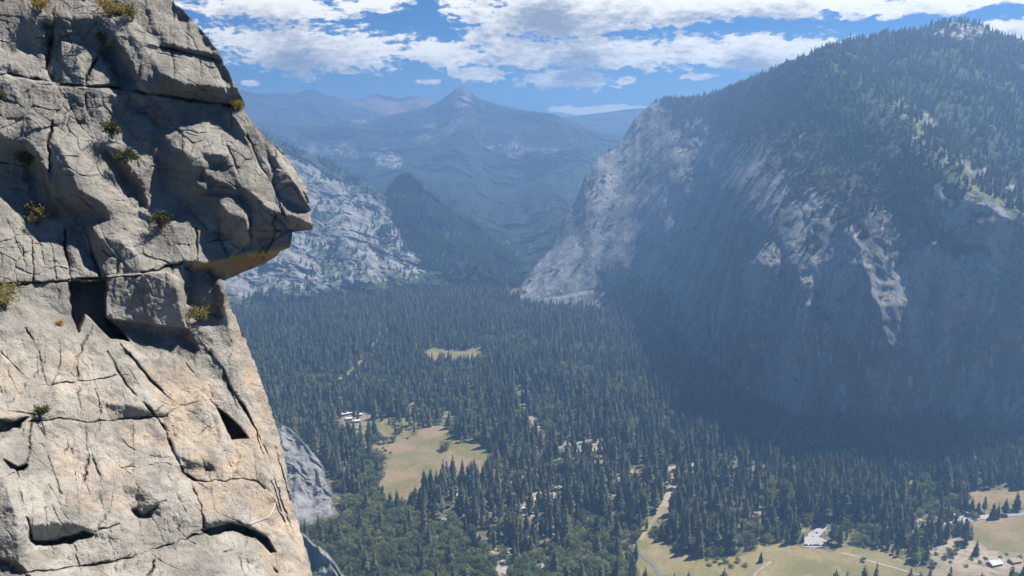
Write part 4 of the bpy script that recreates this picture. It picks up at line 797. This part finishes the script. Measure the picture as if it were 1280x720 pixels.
def tuft(u_, v_, r_, n, lab):
    e = empty('grass_tuft', on_cliff(u_, v_, .08)); tag(e, lab, 'grass'); rad = r_ * .036; V_ = []; F_ = []
    for k in range(n):
        a = rr.uniform(0, 6.28); b = rr.uniform(0, .8); h = rad * rr.uniform(.6, 1.5); x0, y0 = rr.gauss(0, .3) * rad, rr.gauss(0, .3) * rad
        p = Vector((x0, y0, -.05)); q_ = p + Vector((math.cos(a) * b * h * .5, math.sin(a) * b * h * .5, h * .7)); t_ = p + Vector((math.cos(a) * b * h * 1.2, math.sin(a) * b * h * 1.2, h)); s = Vector((-math.sin(a), math.cos(a), 0)) * .012
        i0 = len(V_); V_ += [tuple(p - s), tuple(p + s), tuple(q_ + s * .8), tuple(q_ - s * .8), tuple(t_)]; F_ += [(i0, i0 + 1, i0 + 2, i0 + 3), (i0 + 3, i0 + 2, i0 + 4)]
    mesh_obj('blades', V_, F_, GRASSM, e)
tuft(297, 135, 9, 240, 'golden grass tuft on the notch of the cliff edge below the dark flake'); tuft(150, 16, 7, 160, 'dry grass on the ledge between the golden brush'); tuft(75, 405, 5, 90, 'tiny dry grass tuft left of the dark cave')
def tube(pts, r0, r1, n=5):
    V_ = []; F_ = []
    for k, p in enumerate(pts):
        r = r0 + (r1 - r0) * k / (len(pts) - 1)
        for q_ in range(n): V_.append((p[0] + r * math.cos(q_ * 6.283 / n), p[1], p[2] + r * math.sin(q_ * 6.283 / n)))
    for k in range(len(pts) - 1): F_ += [(k * n + q_, k * n + (q_ + 1) % n, k * n + n + (q_ + 1) % n, k * n + n + q_) for q_ in range(n)]
    return V_, F_
br = [on_cliff(a, b, .05 + .02 * math.sin(k)) for k, (a, b) in enumerate([(313, 655), (320, 652), (328, 649), (335, 646.5), (340, 640), (344, 630), (346, 624)])]
V_, F_ = tube(br, .017, .008); tag(mesh_obj('dead_branch', V_, F_, plain('bleached_wood', (.62, .58, .5), .9, .15, 9)), 'thin bleached branch lying across the rock above the dark arch slot', 'branch')

# ------------------------------------------------------------------ buildings and vehicles down in the valley
WHITE = plain('white_roofing', (.62, .63, .63), .6, .12, .4); TANR = plain('tan_roofing', (.42, .30, .20), .8, .2, .4); GREYR = plain('grey_roofing', (.28, .28, .28), .8, .2, .4)
WALLM = plain('weathered_siding', (.30, .24, .18), .85, .25, .6); GLASS = MT('window_glass', .15, .5); GLASS = GLASS.color((.03, .04, .05)); DOORM = plain('door_wood', (.16, .09, .05), .7, .2, 1)
def bxv(lo, hi):
    v = [(x, y, z) for x in (lo[0], hi[0]) for y in (lo[1], hi[1]) for z in (lo[2], hi[2])]
    return v, [(0, 1, 3, 2), (4, 6, 7, 5), (0, 4, 5, 1), (2, 3, 7, 6), (0, 2, 6, 4), (1, 5, 7, 3)]
def building(name, u_, v_, lx, ly, hz, pitch, roofm, rz, lab, cat, group=None):
    e = empty(name, ground(u_, v_), rz); tag(e, lab, cat, group); a, b = lx / 2, ly / 2; rh = b * pitch
    mesh_obj('wall', [(-a, -b, -.2), (a, -b, -.2), (a, b, -.2), (-a, b, -.2), (-a, -b, hz), (a, -b, hz), (a, b, hz), (-a, b, hz), (-a, 0, hz + rh), (a, 0, hz + rh)],
             [(0, 1, 5, 4), (2, 3, 7, 6), (1, 2, 6, 9, 5), (3, 0, 4, 8, 7)], WALLM, e)
    o, t = .7, .25; yb = b + o; zb = hz - o * pitch + .05; zt = hz + rh + .05
    V_ = []
    for x in (-a - o, a + o):
        V_ += [(x, -yb, zb), (x, 0, zt), (x, yb, zb), (x, yb, zb + t), (x, 0, zt + t), (x, -yb, zb + t)]
    F_ = [(0, 1, 4, 5), (1, 2, 3, 4), (6, 11, 10, 7), (7, 10, 9, 8), (5, 4, 10, 11), (4, 3, 9, 10), (0, 6, 7, 1), (1, 7, 8, 2), (0, 5, 11, 6), (2, 8, 9, 3)]
    rf = mesh_obj('roof', V_, F_, roofm, e)
    v, f = bxv((a * .4, -.4, hz + rh * .5), (a * .4 + .9, .5, hz + rh + 1.2)); mesh_obj('chimney', v, f, GREYR, rf)
    n = max(2, int(lx / 4))
    for k in range(n):
        for s in (-1, 1):
            x = -a + lx * (k + .5) / n
            if s < 0 and k == n // 2:
                v, f = bxv((x - .5, -b - .06, 0), (x + .5, -b + .02, 2.1)); mesh_obj('door', v, f, DOORM, e); continue
            y = s * b; v, f = bxv((x - .6, min(y - .05, y + .05), 1.0), (x + .6, max(y - .05, y + .05), 2.2)); mesh_obj('window', v, f, GLASS, e)
for u_, v_, lx, ly, rz, lab in [(431,519,17,9,.35,'leftmost white roofed lodge of the cluster left of the meadow'),(440,517.5,20,9,.35,'longest white roofed lodge in the middle of the lodge cluster'),(448,520,14,8,.35,'right white roofed lodge of the lodge cluster'),(436,525,13,8,.3,'front left white roofed lodge of the cluster'),(445,528,15,8,.4,'nearest white roofed lodge in front of the cluster'),(473,510,12,8,1.2,'single white roofed house among trees behind the lodge cluster')]:
    building('lodge', u_, v_, lx, ly, 4.5, .35, WHITE, rz, lab, 'lodge', 'white roofed lodges left of the meadow')
for u_, v_, lx, ly, rm_, rz, lab in [(529,655,15,10,TANR,.5,'tan roofed cabin in the oak wood below the meadow'),(555,651,12,8,WHITE,-.3,'pale roofed cabin right of the tan roofed one'),(571,621,11,8,WHITE,.2,'small pale roofed cabin among conifers below the meadow'),(673,711,14,10,GREYR,.6,'grey roofed house at the bottom in the oak wood'),(1190,645,12,8,WHITE,.3,'pale building at the wood edge beside the right meadow'),(1243,706,18,10,WHITE,.3,'pale flat roofed shelter at the bottom right corner'),(1268,703,15,9,TANR,.25,'tan roofed shelter right of the pale one at the bottom right'),(630,694,12,8,WHITE,.8,'pale roofed shed in the gravel yard at the bottom')]:
    building('cabin', u_, v_, lx, ly, 3.6, .5, rm_, rz, lab, 'cabin')
def paint_mat(nm, c): m_ = MT(nm, .3, .5); return m_.color(c)
TYRE = plain('tyre_rubber', (.02, .02, .02), .9, .2, 4)
def vehicle(name, u_, v_, rz, mat, kind, lab, group):
    V_ = []; F_ = []; M_ = []
    def add(vf, mi):
        i = len(V_); V_.extend(vf[0]); F_.extend([tuple(j + i for j in f) for f in vf[1]]); M_.extend([mi] * len(vf[1]))
    def prism(prof, y0, y1): n = len(prof); return [(x, y0, z) for x, z in prof] + [(x, y1, z) for x, z in prof], [tuple(range(n))[::-1], tuple(range(n, 2 * n))] + [(k, (k + 1) % n, n + (k + 1) % n, n + k) for k in range(n)]
    if kind == 'car':
        add(prism([(-2.2, .35), (2.2, .35), (2.25, .8), (1.2, .95), (-2.1, 1.0), (-2.25, .7)], -.9, .9), 0); add(prism([(-1.9, 1.0), (.95, .96), (.3, 1.5), (-1.4, 1.5)], -.78, .78), 1); add(prism([(-1.38, 1.503), (.28, 1.503), (.2, 1.56), (-1.3, 1.56)], -.74, .74), 0); wx_ = 1.4; y_ = .92; r_ = .36
    else:
        add(prism([(-3.6, .5), (3.6, .5), (3.7, 1.4), (3.1, 2.1), (3.5, 2.3), (3.3, 3.1), (-3.6, 3.1)], -1.2, 1.2), 0); add(prism([(2.6, 1.5), (3.3, 1.5), (3.05, 2.0), (2.6, 2.0)], -1.23, 1.23), 1); add(prism([(-2.6, 1.6), (1.2, 1.6), (1.2, 2.2), (-2.6, 2.2)], -1.22, 1.22), 1); wx_ = 2.3; y_ = 1.1; r_ = .48
    for x in (-wx_, wx_):
        for s in (-1, 1): add(prism([(x + r_ * math.cos(k * .785), r_ + r_ * math.sin(k * .785)) for k in range(8)], s * y_ - .12, s * y_ + .12), 2)
    me = bpy.data.meshes.new(name); me.from_pydata(V_, [], F_); [me.materials.append(z) for z in (mat, GLASS, TYRE)]; me.polygons.foreach_set('material_index', M_); me.update()
    o = bpy.data.objects.new(name, me); COL.objects.link(o); o.location = ground(u_, v_, .85); o.rotation_euler = (0, 0, rz); tag(o, lab, 'car' if kind == 'car' else 'motorhome', group)
PM = {k: paint_mat(k + '_car_paint', c) for k, c in dict(red=(.30, .03, .03), white=(.75, .75, .75), black=(.03, .03, .035), blue=(.04, .08, .22), silver=(.45, .46, .48)).items()}
for k, c in enumerate(['red', 'black', 'white', 'red', 'silver', 'blue', 'black', 'red', 'white', 'black']):
    nth = 'leftmost second third fourth fifth sixth seventh eighth ninth tenth'.split()[k]
    vehicle('parked_car', 1005.5 + 2.55 * k, 681.6, 1.45, PM[c], 'car', c + ' parked car, ' + (nth if k == 0 else nth + ' from the left') + ' in the parking lot row', 'cars parked along the lot edge')
for k, (a, b, c, lab) in enumerate([(1017,670,'white','white car driving up the parking lot'),(1021,666,'black','black car in the upper parking lot')]): vehicle('parked_car', a, b, .9, PM[c], 'car', lab, None)
for k, (a, b, rz, lab) in enumerate([(654,637,.3,'white motorhome at the left end of the pale camp clearing'),(668,626,.9,'white motorhome in the middle of the pale camp clearing'),(688,619,.2,'white motorhome at the right end of the pale camp clearing'),(702,604,.5,'white motorhome in the tiny gap above the camp clearing'),(632,704,1.2,'white motorhome in the gravel yard at the bottom'),(803,584,.6,'white motorhome in the narrow gap among right conifers'),(1195,640,.2,'white motorhome at the wood edge by the right meadow')]):
    vehicle('motorhome', a, b, rz, PM['white'], 'van', lab, 'white motorhomes on the camp grounds')
SKY_STRENGTH, EXPOSURE = .05, 1.0
SKY_TINT, CLOUD_LIT, CLOUD_DARK = (.17, .47, .83), (13.6, 13.0, 11.6), (3.4, 3.6, 4.1)
HAZE_COL, HAZE_D, HAZE_G, HAZE_TOP = (.27, .48, .82), 1.8e-4, .38, 975.0
# ------------------------------------------------------------------ sky, clouds
w = bpy.data.worlds.new('World'); SC.world = w; w.use_nodes = True; nt = w.node_tree
bg = nt.nodes['Background']; st = nt.nodes.new('ShaderNodeTexSky'); st.sky_type = 'NISHITA'; st.sun_disc = False; st.sun_elevation = SUN_EL; st.sun_rotation = SUN_AZ; st.altitude = 1800; st.dust_density = .4; st.ozone_density = 2.0
def wn(t, **k):
    x = nt.nodes.new('ShaderNode' + t)
    for a, b in k.items(): setattr(x, a, b)
    return x
def wput(s, v):
    if isinstance(v, bpy.types.NodeSocket): nt.links.new(v, s)
    else: s.default_value = v
def wm(op, a, b=0.0, clamp=False):
    x = wn('Math', operation=op, use_clamp=clamp); wput(x.inputs[0], a); wput(x.inputs[1], b); return x.outputs[0]
def wramp(f, a, b, lo=0.0, hi=1.0):
    x = wn('MapRange', interpolation_type='SMOOTHSTEP'); wput(x.inputs[0], f)
    for i, v_ in zip((1, 2, 3, 4), (a, b, lo, hi)): x.inputs[i].default_value = v_
    return x.outputs[0]
tc = wn('TexCoord'); sx = wn('SeparateXYZ'); nt.links.new(tc.outputs['Generated'], sx.inputs[0])
az = wm('ARCTAN2', sx.outputs[0], sx.outputs[1]); el = wm('ARCSINE', sx.outputs[2])
def azel(u, v):
    d = ray(u, v); d = d / np.linalg.norm(d); return math.atan2(d[0], d[1]), math.asin(d[2])
CL = [(340,6,140,24,1.0),(470,2,60,16,.8),(395,62,155,36,1.0),(300,50,60,22,.6),(690,12,155,46,1.12),(620,40,60,22,.7),(900,6,320,24,1.05),(1150,6,160,16,.9),(740,66,225,24,1.1),(560,66,60,20,.7),(960,66,150,28,1.25),(600,93,44,11,.9),(705,99,70,16,.95),(531,102,24,5,.8),(783,100,13,6,.8),(880,95,26,6,.8),(975,84,30,14,.8),(755,137,85,8,.85),(1265,38,50,20,1),(312,103,12,4,.7)]
cv = wn('CombineXYZ'); wput(cv.inputs[0], az); wput(cv.inputs[1], el)
def cloud(off):
    p = wn('VectorMath', operation='ADD'); wput(p.inputs[0], cv.outputs[0]); p.inputs[1].default_value = (off[0], off[1], 0); p = p.outputs[0]
    acc = None
    for (a, b, rx, ry, s) in CL:
        c = azel(a, b); ex = abs(azel(a + rx, b)[0] - azel(a - rx, b)[0]) / 2; ey = abs(azel(a, b - ry)[1] - azel(a, b + ry)[1]) / 2
        m_ = wn('VectorMath', operation='MULTIPLY_ADD'); wput(m_.inputs[0], p); m_.inputs[1].default_value = (1 / ex, 1 / ey, 0); m_.inputs[2].default_value = (-c[0] / ex, -c[1] / ey, 0)
        l = wn('VectorMath', operation='LENGTH'); wput(l.inputs[0], m_.outputs[0]); f = wm('MULTIPLY_ADD', l.outputs['Value'], -s); f.node.inputs[2].default_value = s
        acc = f if acc is None else wm('MAXIMUM', acc, f)
    acc = wm('MAXIMUM', acc, -.6)
    nz = wn('TexNoise'); sc_ = wn('VectorMath', operation='MULTIPLY'); wput(sc_.inputs[0], p); sc_.inputs[1].default_value = (17, 40, 1); nt.links.new(sc_.outputs[0], nz.inputs['Vector']); nz.inputs['Scale'].default_value = 1; nz.inputs['Detail'].default_value = 9; nz.inputs['Roughness'].default_value = .66; nz.inputs['Distortion'].default_value = .25
    n = wm('MULTIPLY', wm('SUBTRACT', nz.outputs['Fac'], .5), 2.6)
    n2 = wn('TexNoise'); nt.links.new(sc_.outputs[0], n2.inputs['Vector']); n2.inputs['Scale'].default_value = 4.3; n2.inputs['Detail'].default_value = 6; n2.inputs['Roughness'].default_value = .6
    n = wm('ADD', n, wm('MULTIPLY', wm('SUBTRACT', n2.outputs['Fac'], .5), 1.3))
    return wm('ADD', acc, n)
d0 = cloud((0, 0)); d1 = cloud((.012, .014)); d2 = cloud((.0, .03))
cov = wramp(d0, .02, .34); thick = wramp(wm('ADD', wm('ADD', wm('MULTIPLY', d1, .42), wm('MULTIPLY', d2, .33)), wm('MULTIPLY', d0, .25)), .07, .88)
x = wn('Mix', data_type='RGBA'); wput(x.inputs[0], thick); x.inputs[6].default_value = (*CLOUD_LIT, 1); x.inputs[7].default_value = (*CLOUD_DARK, 1)
tint = wn('Mix', data_type='RGBA', blend_type='MULTIPLY'); tint.inputs[0].default_value = 1; nt.links.new(st.outputs[0], tint.inputs[6]); tint.inputs[7].default_value = (*SKY_TINT, 1)
y = wn('Mix', data_type='RGBA'); wput(y.inputs[0], wm('MULTIPLY', cov, .96)); nt.links.new(tint.outputs[2], y.inputs[6]); nt.links.new(x.outputs[2], y.inputs[7])
nt.links.new(y.outputs[2], bg.inputs[0]); bg.inputs[1].default_value = SKY_STRENGTH
# ------------------------------------------------------------------ the air
def box(name, lo, hi, mat):
    v = [(x, y, z) for x in (lo[0], hi[0]) for y in (lo[1], hi[1]) for z in (lo[2], hi[2])]
    return mesh_obj(name, v, [(0, 1, 3, 2), (4, 6, 7, 5), (0, 4, 5, 1), (2, 3, 7, 6), (0, 2, 6, 4), (1, 5, 7, 3)], mat)
hm = bpy.data.materials.new('haze'); hm.use_nodes = True; hn = hm.node_tree; hn.nodes.remove(hn.nodes['Principled BSDF'])
pv = hn.nodes.new('ShaderNodeVolumePrincipled'); pv.inputs['Color'].default_value = (*HAZE_COL, 1); pv.inputs['Absorption Color'].default_value = (0, 0, 0, 1); pv.inputs['Density'].default_value = HAZE_D; pv.inputs['Anisotropy'].default_value = HAZE_G
hn.links.new(pv.outputs[0], hn.nodes['Material Output'].inputs['Volume'])
tag(box('haze', (-9050, -950, -8), (9050, 10450, HAZE_TOP), hm), 'blue haze filling the valley', kind='stuff')
# ------------------------------------------------------------------ render
SC.view_settings.view_transform = 'Standard'; SC.view_settings.look = 'None'; SC.view_settings.gamma = 1; SC.view_settings.exposure = EXPOSURE
SC.cycles.use_denoising = True; SC.cycles.max_bounces = 5; SC.cycles.diffuse_bounces = 4; SC.cycles.volume_bounces = 1; SC.cycles.transparent_max_bounces = 6; SC.cycles.sample_clamp_indirect = 4
SC.cycles.use_adaptive_sampling = True; SC.cycles.adaptive_threshold = .02
